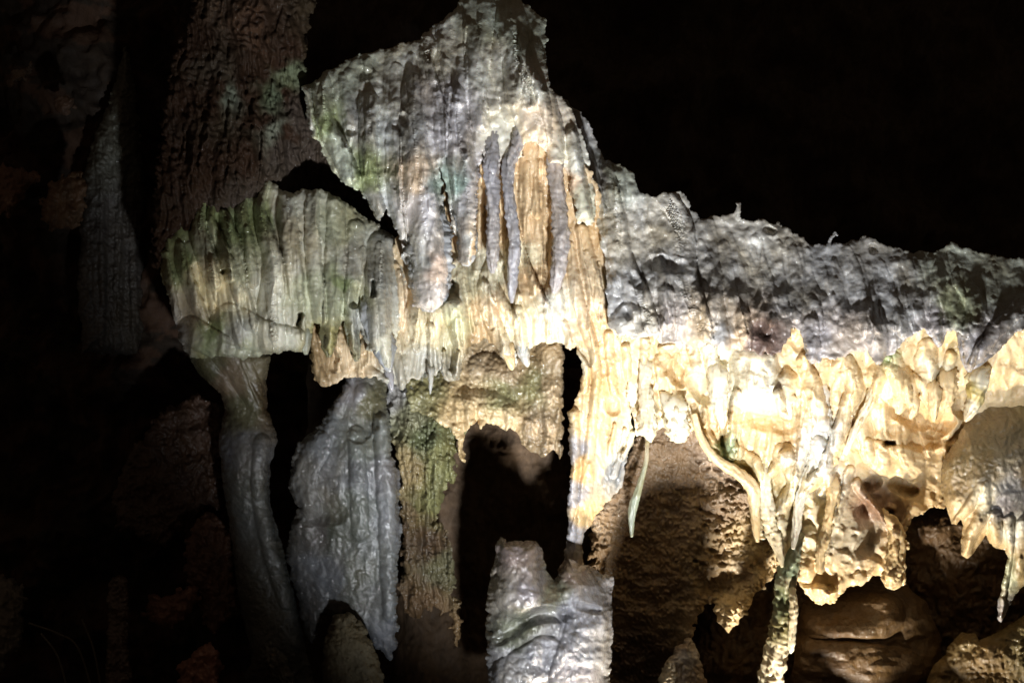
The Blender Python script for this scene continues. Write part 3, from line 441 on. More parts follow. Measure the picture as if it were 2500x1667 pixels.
# broad drapery column
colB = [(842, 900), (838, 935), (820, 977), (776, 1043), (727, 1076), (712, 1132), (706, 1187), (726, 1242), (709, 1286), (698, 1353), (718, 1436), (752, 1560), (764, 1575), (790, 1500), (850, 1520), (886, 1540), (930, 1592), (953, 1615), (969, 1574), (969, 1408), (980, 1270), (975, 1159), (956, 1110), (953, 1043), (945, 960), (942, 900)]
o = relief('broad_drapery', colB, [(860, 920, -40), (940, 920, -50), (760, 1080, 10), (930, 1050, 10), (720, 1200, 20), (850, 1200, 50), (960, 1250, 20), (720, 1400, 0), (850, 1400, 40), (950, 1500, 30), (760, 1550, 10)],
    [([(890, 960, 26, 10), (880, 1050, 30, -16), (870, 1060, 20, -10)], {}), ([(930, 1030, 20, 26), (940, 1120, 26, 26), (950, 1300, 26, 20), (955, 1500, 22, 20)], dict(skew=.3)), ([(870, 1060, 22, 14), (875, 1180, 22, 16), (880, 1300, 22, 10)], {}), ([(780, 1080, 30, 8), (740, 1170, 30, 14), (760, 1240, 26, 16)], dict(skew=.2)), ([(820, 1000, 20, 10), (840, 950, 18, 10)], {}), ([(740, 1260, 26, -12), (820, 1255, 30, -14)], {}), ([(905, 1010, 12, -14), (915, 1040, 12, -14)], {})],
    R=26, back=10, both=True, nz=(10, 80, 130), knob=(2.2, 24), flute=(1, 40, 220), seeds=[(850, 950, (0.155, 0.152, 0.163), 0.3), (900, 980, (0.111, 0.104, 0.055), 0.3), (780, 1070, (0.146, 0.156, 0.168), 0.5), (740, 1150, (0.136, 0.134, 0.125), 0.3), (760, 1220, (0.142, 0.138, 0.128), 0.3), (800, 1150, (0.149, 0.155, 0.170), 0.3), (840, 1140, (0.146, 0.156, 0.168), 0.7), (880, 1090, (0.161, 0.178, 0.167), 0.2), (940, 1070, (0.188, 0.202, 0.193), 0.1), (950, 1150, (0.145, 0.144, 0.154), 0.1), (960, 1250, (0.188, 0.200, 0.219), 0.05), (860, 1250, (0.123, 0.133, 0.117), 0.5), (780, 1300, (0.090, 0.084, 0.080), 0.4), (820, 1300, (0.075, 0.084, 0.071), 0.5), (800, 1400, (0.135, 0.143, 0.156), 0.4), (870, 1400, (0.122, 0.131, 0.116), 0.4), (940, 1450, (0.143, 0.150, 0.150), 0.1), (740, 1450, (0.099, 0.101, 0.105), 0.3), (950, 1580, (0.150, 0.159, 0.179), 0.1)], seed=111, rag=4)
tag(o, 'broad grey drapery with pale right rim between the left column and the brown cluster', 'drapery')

# central cream column; cool light on its left edge is painted lilac
colC = [(1395, 780), (1400, 842), (1418, 880), (1421, 915), (1415, 945), (1410, 972), (1395, 998), (1390, 1008), (1391, 1100), (1390, 1184), (1386, 1270), (1386, 1320), (1372, 1370), (1360, 1440), (1430, 1440), (1424, 1375), (1420, 1320), (1432, 1286), (1487, 1222), (1520, 1187), (1524, 1132), (1552, 1076), (1546, 1050), (1540, 1000), (1542, 950), (1554, 900), (1548, 825), (1560, 780), (1480, 740)]
o = relief('cream_column', colC, [(1400, 800, 40), (1500, 800, 40), (1400, 1000, 20), (1450, 1000, 30), (1540, 1000, -10), (1390, 1200, 20), (1450, 1150, 0), (1520, 1150, -50), (1400, 1400, 10)],
    [([(1425, 740, 14, 12), (1440, 810, 14, 20), (1455, 900, 13, 24), (1450, 980, 12, 20), (1440, 1100, 14, 14), (1430, 1200, 16, 12), (1410, 1290, 16, 10)], dict(skew=.2)), ([(1405, 860, 10, 12), (1430, 900, 12, 16), (1428, 950, 12, 12)], {}), ([(1402, 1010, 13, 16), (1404, 1100, 13, 20), (1400, 1200, 13, 20), (1396, 1310, 12, 18)], {}), ([(1485, 820, 14, 10), (1495, 920, 12, 14), (1500, 960, 10, 10)], {}), ([(1530, 850, 14, 14), (1535, 920, 12, 12)], {}), ([(1500, 1040, 6, 12), (1488, 1110, 8, 14)], {}), ([(1525, 1050, 6, 12), (1515, 1110, 8, 14), (1500, 1160, 10, 10)], {}), ([(1545, 1060, 10, 14), (1522, 1120, 9, 14)], {}), ([(1495, 985, 20, -16), (1498, 1000, 18, -16)], {}), ([(1525, 1085, 8, -16), (1518, 1100, 8, -16)], {})],
    R=12, back=70, nz=(7, 34, 70), knob=(2, 22), flute=(2, 22, 110), gain=1.5, res=2., seeds=[(1410, 880, PALE, .3), (1440, 820, OCHRE, .0), (1455, 930, OCHRE, .0), (1500, 850, CREAM, 0), (1530, 900, CREAM, .1), (1430, 1030, CREAM, .0), (1402, 1100, LILAC, .1), (1400, 1200, LILAC, .1), (1426, 1150, OCHRE, .0), (1490, 1050, CREAM, .1), (1470, 1130, PALE, .2), (1500, 1150, GREY, .7), (1425, 1250, OCHRE, .1), (1395, 1310, LILAC, .2), (1395, 1400, (.35, .26, .2), .4), (1550, 1070, PALE, .1)], mat=M_cream, seed=121, rag=3)
tag(o, 'slender cream column with left edge tinted lilac for cool light reaching down to the grey stump', 'column')

# right undercliff of dripping cream calcite
und = [(1535, 790), (1530, 870), (1530, 960), (1545, 1000), (1552, 1050), (1562, 1066), (1582, 1072), (1596, 1068), (1606, 1052), (1618, 1044), (1626, 1052), (1634, 1070), (1650, 1078), (1668, 1079), (1682, 1066), (1688, 1048), (1702, 1062), (1716, 1086), (1738, 1122), (1770, 1146), (1800, 1166), (1828, 1192), (1834, 1240), (1838, 1282), (1850, 1306), (1862, 1330), (1866, 1300), (1856, 1256), (1866, 1220), (1872, 1180), (1866, 1158), (1882, 1180), (1882, 1210), (1874, 1250),
       (1890, 1306), (1900, 1366), (1910, 1382), (1920, 1366), (1946, 1310), (1956, 1320), (1948, 1400), (1954, 1430), (1972, 1456), (1998, 1472), (2036, 1473), (2046, 1455), (2076, 1432), (2106, 1428), (2131, 1404), (2151, 1410), (2164, 1436), (2196, 1422), (2208, 1428), (2214, 1380), (2212, 1300), (2222, 1276), (2236, 1256), (2256, 1250), (2276, 1236), (2301, 1232), (2330, 1260), (2400, 1280), (2600, 1280), (2600, 790), (2000, 800), (1700, 800)]
UN = [([(1575, 830, 12, 8), (1572, 920, 12, 14), (1580, 1000, 20, 18), (1590, 1050, 16, 16)], {}), ([(1620, 880, 22, 10), (1632, 960, 24, 20), (1650, 1040, 28, 24), (1660, 1070, 14, 18)], {}), ([(1615, 850, 10, 14), (1640, 845, 10, 14)], {}),
      ([(1690, 840, 16, 16), (1700, 890, 14, 22)], {}), ([(1730, 850, 18, 14), (1745, 930, 18, 26), (1760, 1010, 16, 26), (1764, 1050, 12, 20)], dict(skew=.3)), ([(1660, 1000, 18, 8), (1690, 1050, 14, 20), (1720, 1100, 12, 22), (1765, 1140, 12, 22), (1820, 1170, 14, 22), (1842, 1210, 16, 24), (1846, 1280, 12, 22), (1850, 1320, 7, 16)], {}),
      ([(1720, 1000, 8, 10), (1730, 1060, 10, 18), (1760, 1110, 10, 16)], {}), ([(1800, 960, 12, 16), (1785, 1040, 14, 20), (1785, 1110, 16, 18)], {}),
      ([(1840, 890, 60, 34), (1850, 940, 70, 40), (1880, 960, 50, 34), (1920, 930, 30, 26)], dict(pw=.8)), ([(1900, 960, 12, 20), (1915, 1010, 14, 26), (1925, 1020, 8, 20)], {}),
      ([(1960, 880, 18, 14), (1990, 960, 24, 26), (2005, 1040, 24, 30), (1995, 1130, 24, 26), (1965, 1190, 16, 26), (1950, 1230, 12, 24), (1944, 1290, 9, 20)], dict(skew=.2)),
      ([(2060, 890, 30, 16), (2085, 940, 24, 26), (2060, 1020, 20, 24), (2020, 1130, 18, 24), (1980, 1180, 14, 22)], dict(skew=.2)), ([(2160, 880, 20, 10), (2130, 980, 12, 26), (2090, 1050, 8, 26), (2070, 1090, 6, 20)], {}),
      ([(1800, 1110, 22, 10), (1840, 1130, 18, 16), (1860, 1170, 12, 16)], {}), ([(1915, 1110, 30, 12), (1900, 1130, 14, 20), (1880, 1160, 10, 18)], {}), ([(1920, 1115, 22, 18), (1935, 1180, 16, 20), (1910, 1240, 22, 26), (1905, 1300, 18, 26), (1908, 1370, 8, 20)], dict(pw=.6)),
      ([(1985, 1210, 26, 14), (1996, 1210, 22, -8)], {}), ([(2000, 1090, 26, 10), (2030, 1180, 16, 20), (2030, 1260, 14, 24), (2005, 1330, 11, 26), (2002, 1390, 10, 18)], {}), ([(1975, 1300, 20, 12), (1970, 1400, 20, 14)], {}),
      ([(2075, 1150, 14, 10), (2060, 1210, 12, 20), (2040, 1270, 10, 16)], {}), ([(2090, 1180, 12, 12), (2120, 1220, 12, 20), (2150, 1260, 14, 22), (2185, 1300, 14, 24), (2186, 1360, 20, 20), (2176, 1420, 16, 14)], {}), ([(2235, 1240, 16, 14), (2210, 1280, 12, 18), (2190, 1300, 12, 14)], {}),
      ([(2175, 1240, 13, 14), (2172, 1250, 10, -16)], {}), ([(2180, 880, 24, 12), (2200, 940, 26, 24), (2210, 980, 18, 22)], {}), ([(2150, 920, 40, 16), (2220, 960, 50, 20)], dict(pw=.8)),
      ([(2265, 850, 26, 14), (2260, 900, 30, 24), (2270, 960, 20, 26), (2281, 1015, 8, 24)], {}), ([(2230, 930, 20, 10), (2228, 990, 12, 20), (2234, 1012, 7, 16)], {}), ([(2320, 870, 16, 14), (2310, 930, 16, 22), (2308, 985, 12, 18)], {}),
      ([(1700, 930, 30, -26), (1720, 965, 26, -26)], {}), ([(1640, 900, 24, -18), (1660, 930, 20, -18)], {}), ([(2345, 970, 30, -30), (2350, 1000, 26, -30)], {}), ([(2195, 1000, 26, -20), (2270, 1040, 34, -26), (2310, 1030, 26, -20)], {}), ([(1850, 1020, 30, -16), (1930, 1040, 24, -12)], {}),
      ([(2120, 1185, 20, -26), (2138, 1176, 20, -26)], {}), ([(2188, 1182, 22, -26), (2212, 1196, 22, -26), (2240, 1198, 8, -18)], {}), ([(2165, 1082, 12, -30), (2180, 1082, 8, -30)], {}), ([(2240, 1080, 26, -20), (2275, 1075, 26, -20)], {}),
      ([(2110, 1250, 30, -26), (2130, 1290, 26, -22), (2110, 1340, 26, -14)], {}), ([(1762, 1020, 7, -24), (1765, 1090, 8, -24)], {}), ([(1990, 1140, 10, -10), (1995, 1160, 8, -10)], {}), ([(2000, 1440, 18, 14), (2030, 1445, 18, 14)], {}), ([(2030, 1435, 12, -14), (2032, 1438, 10, -14)], {}),
      ([(2120, 1080, 12, 10), (2160, 1120, 40, 14), (2220, 1130, 40, 12)], {})]
UN += ribs(26, 1570, 2320, ln((1570, 820), (2320, 860)), ln((1570, 1060), (1700, 1060), (1900, 1250), (2300, 1100)), 17, 10, -.06, (0, .4, -.4), 33, 16)
o = relief('dripping_undercliff', und, [(1560, 780, 60), (1700, 800, 70), (1600, 1050, 20), (1700, 960, 0), (1720, 1100, 0), (1850, 860, 85), (1850, 1050, 35), (1850, 1300, 0), (2000, 860, 90), (2000, 1050, 40), (1950, 1250, 10), (2000, 1450, -30), (2150, 870, 90), (2150, 1020, 10), (2150, 1300, -30), (2180, 1430, -40), (2300, 850, 80), (2280, 1020, -40), (2290, 1220, -50), (2450, 900, 80), (2500, 1250, -80)],
    UN, R=11, back=120, nz=(8, 70, 60), knob=(-8, 50), flute=(0, 30, 60), dents=3, gain=1.9, res=2.,
    seeds=[(1570, 1020, PALE, .0), (1660, 1060, PALE, .0), (1640, 920, CREAM, .05), (1740, 900, PALE, 0), (1778, 1088, (.40, .48, .30), .1), (1740, 1060, CREAM, .0), (1820, 1080, CREAM, .0), (1790, 1020, CREAM, .0), (2140, 900, CREAM, .0), (2210, 905, CREAM, .0), (2150, 830, CREAM, .0), (2290, 850, CREAM, .0), (2370, 860, CREAM, .0), (1790, 950, PALE, .05), (1850, 930, (.66, .62, .5), .05), (1900, 1050, CREAM, .0), (1960, 860, CREAM, .05), (2000, 1090, (.75, .74, .7), 0), (2010, 900, CREAM, .05), (2070, 940, CREAM, .1), (2170, 875, (.48, .54, .28), .05), (2200, 840, CREAM, .1), (2330, 850, (.6, .47, .24), .1), (2300, 900, PALE, .0), (2250, 1050, OCHRE, .05), (2200, 1120, CREAM, .0), (2100, 1100, CREAM, 0), (1900, 1280, PALE, .0), (1850, 1220, (.66, .55, .3), .0), (2000, 1250, PALE, .05), (2100, 1290, (.55, .5, .4), .5), (2130, 1240, (.35, .22, .15), .5), (2190, 1380, CREAM, .1), (2000, 1440, CREAM, .05), (2250, 1200, CREAM, .05), (2450, 900, CREAM, .1)], mat=M_cream, seed=131, rag=6)
for pts, sc in (([(1985, 900, -54, 20), (2002, 980, -59, 22), (2004, 1060, -48, 24), (1996, 1130, -49, 22), (1966, 1185, -58, 14), (1950, 1230, -62, 11), (1944, 1290, -47, 9), (1936, 1340, -51, 3)], (.72, .7, .64)), ([(2150, 900, -58, 14), (2124, 980, -72, 11), (2092, 1040, -74, 8), (2076, 1078, -75, 6), (2066, 1110, -71, 2)], PALE),
                ([(2080, 920, -44, 20), (2066, 1010, -52, 18), (2030, 1110, -49, 16), (1984, 1176, -53, 13), (1958, 1200, -59, 6)], CREAM), ([(1872, 1120, -44, 14), (1868, 1180, -48, 14), (1874, 1240, -49, 16), (1892, 1300, -36, 18), (1905, 1350, -44, 10), (1910, 1384, -49, 3)], PALE),
                ([(2030, 1150, -33, 16), (2034, 1220, -43, 15), (2018, 1290, -33, 12), (2004, 1350, -36, 11), (2002, 1400, -39, 6)], CREAM), ([(2150, 1240, -5, 12), (2184, 1290, 3, 15), (2188, 1350, 0, 20), (2178, 1410, -1, 22), (2172, 1436, -10, 8)], CREAM),
                ([(1580, 860, -48, 14), (1574, 940, -48, 14), (1582, 1010, -66, 18), (1586, 1050, -68, 18), (1588, 1074, -74, 7)], PALE), ([(1640, 960, -47, 26), (1648, 1010, -56, 28), (1656, 1055, -62, 24), (1660, 1080, -71, 9)], PALE)):
    drip('calcite_strand', sunk(pts), None, sc, .05, M_cream, int(pts[0][0]), .8, .3, .02, parent=o)
tag(o, 'bright cream calcite undercliff of webbed drips below the grey ledge', 'flowstone')

# smooth brown bulge at the right edge
bul = [(2466, 905), (2420, 936), (2386, 990), (2358, 1030), (2338, 1070), (2306, 1115), (2296, 1150), (2298, 1200), (2314, 1250), (2323, 1278), (2334, 1282), (2346, 1266), (2352, 1285), (2346, 1325), (2348, 1355), (2361, 1363), (2376, 1350), (2391, 1330), (2408, 1307), (2416, 1325), (2431, 1338), (2456, 1346), (2462, 1360), (2448, 1415), (2438, 1470), (2434, 1510), (2444, 1520), (2464, 1480), (2490, 1435), (2520, 1420), (2600, 1420), (2600, 880)]
o = relief('brown_bulge', bul, [(2400, 960, -40), (2320, 1120, 40), (2400, 1150, 90), (2500, 1100, 90), (2340, 1260, 50), (2450, 1300, 60), (2450, 1450, 10), (2560, 1000, 40), (2560, 1300, 40)],
    [([(2395, 1190, 14, 8), (2370, 1230, 14, 18), (2334, 1275, 10, 18)], {}), ([(2408, 1180, 8, 10), (2400, 1250, 18, 20), (2370, 1310, 16, 26), (2360, 1352, 12, 22)], {}), ([(2430, 1260, 18, 16), (2430, 1320, 16, 16)], {}), ([(2462, 1270, 14, 14), (2466, 1340, 9, 20), (2450, 1430, 10, 22), (2442, 1510, 7, 20)], {}), ([(2500, 1280, 20, 14), (2490, 1400, 18, 16)], {})],
    R=34, back=60, nz=(7, 60, 60), knob=(2.4, 20), flute=(0, 1, 1), seeds=[(2400, 1000, (.16, .105, .04), .3), (2340, 1130, (.20, .135, .05), .1), (2400, 1120, (.17, .12, .05), .2), (2450, 1100, (.15, .12, .07), .5), (2480, 1200, (.24, .23, .22), .4), (2450, 1240, (.24, .22, .22), .5), (2340, 1200, (.26, .18, .08), .1), (2530, 1150, (.14, .1, .05), .3), (2350, 1240, CREAM, .1), (2360, 1330, CREAM, .0), (2400, 1220, PALE, .0), (2430, 1310, CREAM, 0), (2470, 1300, (.7, .72, .68), 0), (2455, 1400, (.5, .56, .44), .1), (2442, 1500, LILAC, .1), (2520, 1330, CREAM, .1), (2540, 980, (.24, .18, .07), .3), (2490, 1400, (.45, .36, .2), .3)], mat=M_wet, seed=141)
tag(o, 'smooth brown bulge with cream fangs hanging at the right edge', 'flowstone')

# pitted brown rock behind; shaded left and lit triangle are put into its colours
pit = [(1440, 1260), (1500, 1190), (1540, 1100), (1560, 1030), (1650, 1000), (1760, 1040), (1900, 1150), (1912, 1360), (1880, 1420), (1838, 1452), (1834, 1488), (1800, 1520), (1777, 1545), (1755, 1513), (1738, 1470), (1700, 1500), (1680, 1600), (1690, 1760), (1470, 1760), (1470, 1500), (1440, 1400)]
PT = [([(g.uniform(1690, 1880), g.uniform(1120, 1380), g.uniform(4, 10), -g.uniform(8, 18))] , {}) for g in [random.Random(77)] for _ in range(60)]
PT = [([s[0][0], (s[0][0][0] + 5, s[0][0][1] + 1, s[0][0][2], s[0][0][3])], {}) for s in PT]
o = relief('pitted_rock', pit, [(1450, 1300, -150), (1560, 1050, -100), (1700, 1080, -90), (1850, 1180, -90), (1880, 1400, -130), (1780, 1440, -120), (1780, 1530, -90), (1600, 1300, -180), (1700, 1300, -140), (1500, 1700, -220), (1680, 1650, -220)],
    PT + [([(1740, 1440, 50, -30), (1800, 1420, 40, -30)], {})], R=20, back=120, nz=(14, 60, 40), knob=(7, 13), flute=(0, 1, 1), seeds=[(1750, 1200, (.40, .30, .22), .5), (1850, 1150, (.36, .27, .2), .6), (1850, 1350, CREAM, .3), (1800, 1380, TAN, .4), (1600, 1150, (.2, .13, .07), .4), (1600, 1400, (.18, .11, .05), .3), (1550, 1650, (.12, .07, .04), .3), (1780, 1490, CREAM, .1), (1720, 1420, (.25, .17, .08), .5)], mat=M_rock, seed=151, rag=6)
tag(o, 'pitted tan rock wall behind the cream drips, partly in shadow', 'rock')

# lower right rocks
lr = [(1930, 1780), (1940, 1560), (1960, 1470), (2000, 1440), (2100, 1400), (2200, 1410), (2260, 1470), (2300, 1560), (2290, 1780)]
o = relief('mound_rock', lr, [(1950, 1480, -260), (2100, 1400, -280), (2200, 1500, -200), (2050, 1600, -140), (2250, 1700, -160), (1950, 1750, -120)], [([(2000, 1500, 60, 40), (2150, 1500, 60, 50)], {}), ([(1980, 1600, 50, 20), (2200, 1640, 60, 30)], {})], R=50, back=200, nz=(20, 140, 90), knob=(3, 50), seeds=[(2050, 1500, (0.130, 0.075, 0.030), 0.4), (2150, 1550, (0.110, 0.065, 0.025), 0.4), (2000, 1700, (0.110, 0.065, 0.030), 0.3)], mat=M_rock, seed=161)
tag(o, 'brown shadowed boulder under the cream undercliff', 'rock')
lr2 = [(2220, 1780), (2270, 1640), (2330, 1560), (2350, 1542), (2384, 1545), (2390, 1562), (2440, 1540), (2500, 1500), (2600, 1480), (2600, 1780)]
o = relief('corner_rock', lr2, [(2260, 1700, -120), (2360, 1545, -120), (2400, 1650, -60), (2500, 1510, -100), (2560, 1650, -40)], [([(2350, 1600, 40, 20), (2500, 1580, 60, 20)], {})], R=30, back=200, nz=(14, 80, 50), knob=(4, 20), seeds=[(2360, 1550, (0.240, 0.180, 0.084), 0.2), (2400, 1620, (0.180, 0.120, 0.048), 0.3), (2500, 1560, (0.156, 0.120, 0.048), 0.3)], mat=M_rock, seed=171)
tag(o, 'smooth brown rock in the bottom right corner', 'rock')
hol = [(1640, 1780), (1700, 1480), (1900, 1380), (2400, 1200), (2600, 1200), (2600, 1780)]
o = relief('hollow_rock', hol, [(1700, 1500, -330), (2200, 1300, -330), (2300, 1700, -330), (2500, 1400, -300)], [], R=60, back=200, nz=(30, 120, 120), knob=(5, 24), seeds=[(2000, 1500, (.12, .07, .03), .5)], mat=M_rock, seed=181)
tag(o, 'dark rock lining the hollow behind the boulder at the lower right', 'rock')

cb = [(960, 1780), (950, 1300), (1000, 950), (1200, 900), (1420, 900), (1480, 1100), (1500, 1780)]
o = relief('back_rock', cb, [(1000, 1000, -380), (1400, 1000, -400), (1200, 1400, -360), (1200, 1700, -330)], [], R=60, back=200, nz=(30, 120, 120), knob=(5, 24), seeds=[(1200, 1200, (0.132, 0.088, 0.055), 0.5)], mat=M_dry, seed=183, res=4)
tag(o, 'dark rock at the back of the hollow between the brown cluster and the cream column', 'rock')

# ---------------------------------------------------------------- stalagmites
def lathe_stone(name, poly, ctrl, label, cat, seeds, seed, R=40, mat=None, strokes=(), nz=(10, 60, 50), knob=(5, 16), group=None):
    o = relief(name, poly, ctrl, strokes, R=R, back=20, both=True, nz=nz, knob=knob, seeds=seeds, mat=mat or M_wet, seed=seed, rag=2)
    return tag(o, label, cat, group)
lathe_stone('broken_stump', [(1219, 1309), (1240, 1318), (1266, 1323), (1290, 1318), (1311, 1318), (1327, 1352), (1333, 1397), (1357, 1419), (1366, 1390), (1390, 1365), (1420, 1375), (1448, 1386), (1495, 1408), (1498, 1519), (1490, 1629), (1480, 1800), (1200, 1800), (1192, 1650), (1187, 1570), (1191, 1436), (1205, 1364)],
    [(1220, 1320, 190), (1310, 1330, 190), (1200, 1500, 200), (1300, 1500, 240), (1450, 1410, 130), (1480, 1600, 190), (1340, 1700, 250)], 'thick grey broken stump standing in the bottom centre', 'stalagmite',
    [(1260, 1340, (0.189, 0.153, 0.147), 0.5), (1220, 1450, (0.262, 0.240, 0.207), 0.3), (1290, 1440, (0.194, 0.184, 0.210), 0.3), (1350, 1440, (0.143, 0.141, 0.097), 0.8), (1260, 1540, (0.122, 0.127, 0.089), 0.9), (1400, 1500, (0.189, 0.189, 0.207), 0.8), (1470, 1450, (0.189, 0.189, 0.207), 0.5), (1400, 1390, (0.158, 0.118, 0.098), 0.6), (1240, 1620, (0.262, 0.256, 0.257), 0.3), (1400, 1640, (0.236, 0.215, 0.218), 0.4), (1330, 1600, (0.189, 0.189, 0.207), 0.6), (1470, 1600, (0.262, 0.256, 0.257), 0.4)], 191, R=55,
    strokes=[([(1270, 1340, 50, 20), (1265, 1450, 60, 36)], {}), ([(1220, 1560, 20, -10), (1300, 1505, 24, -34), (1380, 1500, 20, -20)], {}), ([(1400, 1400, 40, 20), (1440, 1520, 60, 30), (1400, 1650, 60, 30)], {}), ([(1250, 1660, 60, 26), (1330, 1600, 50, 20)], {}), ([(1420, 1480, 14, -16), (1460, 1490, 12, -16)], {})], nz=(16, 110, 80), knob=(3.5, 24))
lathe_stone('small_stalagmite', [(1680, 1555), (1670, 1560), (1645, 1590), (1620, 1620), (1607, 1660), (1600, 1780), (1730, 1780), (1722, 1650), (1705, 1600), (1690, 1562)], [(1680, 1570, 18), (1660, 1700, 36)], 'small pointed grey stalagmite at the bottom edge right of the stump', 'stalagmite',
    [(1680, 1565, (.35, .27, .2), .3), (1680, 1620, LILAC, .4), (1620, 1640, (.4, .35, .25), .3), (1700, 1640, (.3, .22, .15), .3)], 195, R=36, knob=(4, 14))
lathe_stone('rounded_stalagmite', [(800, 1760), (786, 1640), (790, 1560), (815, 1500), (850, 1490), (890, 1530), (930, 1620), (950, 1760)], [(840, 1520, 130), (860, 1700, 140)], 'rounded dim brown stalagmite in front of the broad drapery', 'stalagmite',
    [(850, 1550, (.13, .11, .07), .4)], 196, R=50, mat=M_dry)
lathe_stone('rounded_stalagmite', [(590, 1800), (600, 1640), (625, 1580), (660, 1570), (700, 1600), (730, 1700), (740, 1800)], [(660, 1600, 170), (660, 1780, 180)], 'low dark stalagmite at the bottom edge before the left column', 'stalagmite',
    [(650, 1650, (.05, .04, .03), .4)], 197, R=50, mat=M_dry)
lathe_stone('finger_stalagmite', [(262, 1440), (272, 1408), (290, 1403), (308, 1412), (314, 1450), (312, 1560), (330, 1760), (250, 1760), (262, 1560)], [(290, 1420, 0), (290, 1700, 10)], 'small dark finger stalagmite standing alone at lower left', 'stalagmite', [(290, 1450, (.12, .07, .04), .4)], 198, R=22)
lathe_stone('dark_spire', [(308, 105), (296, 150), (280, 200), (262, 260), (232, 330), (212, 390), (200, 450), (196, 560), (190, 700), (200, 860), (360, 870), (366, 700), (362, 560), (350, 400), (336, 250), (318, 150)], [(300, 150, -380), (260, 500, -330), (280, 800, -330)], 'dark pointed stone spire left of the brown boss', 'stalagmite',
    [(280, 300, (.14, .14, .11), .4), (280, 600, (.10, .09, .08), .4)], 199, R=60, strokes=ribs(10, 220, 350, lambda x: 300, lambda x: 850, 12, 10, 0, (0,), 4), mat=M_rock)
def rock(name, poly, h, label, col, seed, mat=None, R=30, mott=.5):
    cx = sum(p[0] for p in poly) / len(poly); cy = sum(p[1] for p in poly) / len(poly)
    o = relief(name, poly, [(poly[0][0], poly[0][1], h), (cx, cy, h + 20), (poly[len(poly) // 2][0], poly[len(poly) // 2][1], h), (poly[-1][0], poly[-1][1], h)], [], R=R, back=60, both=True, nz=(14, 50, 40), knob=(7, 20), seeds=[(cx, cy, col, mott)], mat=mat or M_rock, seed=seed, rag=8)
    return tag(o, label, 'rock')
rock('boulder', [(-60, 420), (0, 405), (60, 412), (110, 430), (60, 470), (30, 520), (-60, 540)], -150, 'reddish brown boulder at the left edge halfway down the dark side', (.26, .14, .09), 201)
rock('boulder', [(95, 510), (120, 450), (160, 425), (205, 425), (215, 480), (190, 560), (120, 560)], -140, 'brown rounded boulder against the foot of the dark spire', (.24, .15, .09), 202)
rock('boulder', [(130, 250), (150, 235), (180, 240), (185, 262), (150, 285), (132, 275)], -200, 'small brown stone above the rounded boulder on the dark side', (.22, .14, .1), 203, R=14)
rock('boulder', [(20, 190), (50, 170), (85, 140), (75, 175), (40, 215), (15, 215)], -200, 'narrow brown stone near the upper left corner', (.2, .14, .1), 204, R=12)
rock('boulder', [(360, 1450), (400, 1455), (430, 1440), (480, 1425), (490, 1460), (450, 1510), (400, 1540), (350, 1500)], -30, 'low reddish rock right of the finger stalagmite', (.3, .15, .10), 205)
rock('boulder', [(420, 1720), (440, 1620), (480, 1580), (520, 1560), (540, 1600), (545, 1720)], 0, 'knobbly reddish wet rock at the bottom edge beside the left column', (.5, .24, .17), 206)
rock('boulder', [(450, 1330), (480, 1270), (520, 1250), (560, 1300), (580, 1480), (520, 1560), (460, 1440)], -60, 'tall dark brown rock behind the left column', (.16, .08, .05), 207)
rock('boulder', [(270, 1210), (320, 1100), (400, 1000), (480, 960), (560, 1000), (540, 1240), (470, 1260), (400, 1330), (290, 1290)], -160, 'large dark brown rock face left of the left column', (.10, .055, .035), 208)
rock('boulder', [(-60, 1440), (0, 1400), (60, 1430), (60, 1560), (0, 1640), (-60, 1640)], -120, 'dull grey rock in the lower left corner', (.25, .22, .18), 209)

# roots / thin stems at lower left
for k, (pts, lab) in enumerate([([(70, 1520), (140, 1545), (190, 1580), (230, 1700)], 'thin pale root arching rightwards at lower left'), ([(100, 1545), (140, 1600), (170, 1700)], 'thin pale root leaning below the arching one'), ([(200, 1510), (230, 1590), (250, 1700)], 'short upright root under the finger stalagmite')]):
    tag(drip('root', [(a, b, 0, 2.4) for a, b in pts], col=(.16, .14, .11), seed=k + 1, sides=8, rib=0, step=8, mat=M_dry), lab, 'root')

# ---------------------------------------------------------------- single stalactites and strands
def st(pts, label, col, mott=.2, seeds=None, seed=1, mat=None, fy=1., name='stalactite', rib=.05, rough=.24, group=None, cat='stalactite'):
    return tag(drip(name, sunk(pts) if name == 'stalactite' else pts, seeds, col, mott, mat or M_cream, seed, fy, rough, rib), label, cat, group)
st([(1582, 1060, 0, 5), (1577, 1130, 0, 5), (1563, 1180, 0, 7), (1547, 1235, 0, 10), (1542, 1275, 0, 7), (1542, 1310, 0, 3)], 'thin olive strand hanging alone before the dark arch', OLIVE, .2, [(1580, 1080, (.4, .35, .24), .3), (1560, 1190, (.2, .2, .12), .4), (1542, 1250, (.24, .27, .2), .5)], 301, rib=.04, rough=.16, fy=.8)
st([(1962, 1290, -30, 8), (1940, 1350, -36, 15), (1922, 1410, -40, 22), (1912, 1470, -40, 22), (1908, 1530, -44, 26), (1896, 1585, -44, 26), (1884, 1640, -44, 26), (1870, 1720, -44, 26), (1868, 1760, -44, 22)], 'long green stained strand running down to the bottom edge', OLIVE, .4,
   [(1955, 1310, SAGE, .3), (1925, 1400, (.35, .45, .34), .5), (1915, 1470, GREEN, .5), (1905, 1540, OLIVE, .4), (1890, 1600, PALE, .2), (1880, 1660, PALE, .1), (1938, 1440, PALE, .2)], 302, rib=.10, rough=.2)
st([(1932, 1420, -70, 8), (1938, 1480, -70, 9), (1934, 1540, -70, 9), (1932, 1580, -70, 7), (1930, 1594, -70, 2)], 'slim pale strand running beside the green one', PALE, .1, seed=303, rib=.12)
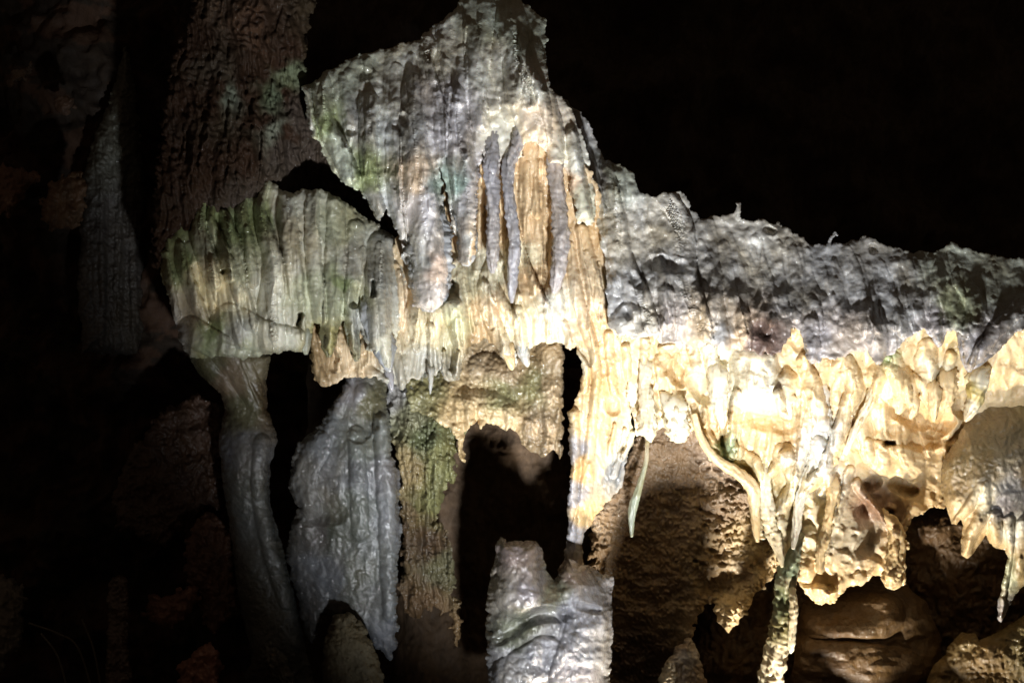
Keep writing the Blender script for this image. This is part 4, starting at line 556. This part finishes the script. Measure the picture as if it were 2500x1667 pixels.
st([(1053, 890, -95, 9), (1052, 920, -95, 6), (1051, 945, -95, 4), (1050, 962, -95, 1.2)], 'needle thin pale drip under the cream curtain', WGREY, .2, seed=304)
st([(948, 900, -60, 12), (953, 925, -60, 9), (956, 948, -60, 6), (957, 956, -60, 2)], 'short lilac tip under the left end of the cream curtain', LILAC, .2, seed=305)
st([(2281, 930, -85, 14), (2282, 970, -86, 13), (2279, 1005, -86, 10), (2280, 1026, -86, 4), (2280, 1030, -86, 1)], 'pointed cream stalactite hanging in front of the brown hollow', CREAM, .05, seed=306)
st([(2392, 900, -90, 20), (2384, 950, -96, 19), (2376, 985, -98, 14), (2364, 1015, -98, 8), (2356, 1029, -98, 2)], 'curved cream fang with olive flank below the dark lilac tip', CREAM, .1, [(2395, 920, PALE, .1), (2378, 950, (.5, .4, .14), .1), (2362, 1010, PALE, .1)], 307, fy=1.4)
st([(2312, 900, -70, 22), (2312, 960, -72, 18), (2306, 985, -74, 12), (2302, 996, -74, 4)], 'stubby cream stalactite left of the small round pit', CREAM, .05, seed=308)
st([(1236, 960, -60, 12), (1242, 990, -62, 8), (1240, 1000, -62, 3)], 'blunt cream drip hidden under the central shelf', CREAM, .1, seed=309) if False else None
st([(2228, 960, -60, 15), (2232, 995, -62, 11), (2224, 1016, -62, 6), (2222, 1022, -62, 2)], 'short cream stalactite left of the pointed one', CREAM, .05, seed=310)
st([(2190, 960, -60, 18), (2196, 995, -62, 12), (2190, 1010, -62, 4)], 'stubby rounded drip, leftmost of the row under the ledge at right', CREAM, .05, seed=311)
st([(1920, 950, -70, 20), (1918, 990, -74, 15), (1926, 1012, -74, 9), (1928, 1024, -74, 3)], 'thick cream fang below the pale shell-like lobe', PALE, .05, seed=312, fy=.8)
st([(1745, 880, -70, 22), (1752, 950, -76, 20), (1760, 1000, -78, 15), (1764, 1035, -78, 8), (1765, 1046, -78, 3)], 'long cream stalactite below the left end of the grey ledge', PALE, .05, seed=313, rib=.02)
st([(1238, 840, -40, 18), (1243, 870, -42, 14), (1249, 895, -44, 8), (1250, 904, -44, 2)], 'short cream drip over the mottled shelf', CREAM, .1, seed=314)
st([(1272, 840, -44, 15), (1280, 870, -46, 12), (1286, 888, -46, 7), (1288, 896, -46, 2)], 'small whitish drip right beside the short cream one', WGREY, .2, seed=315)
st([(1694, 1010, -50, 9), (1712, 1070, -60, 9), (1748, 1120, -66, 11), (1800, 1155, -70, 14), (1834, 1190, -70, 15), (1842, 1240, -66, 13), (1846, 1290, -62, 9), (1850, 1322, -60, 4)], 'slanting cream cord bordering the pitted rock', CREAM, .0, seed=316, rib=.02, rough=.16, name='calcite_cord', cat='calcite cord')
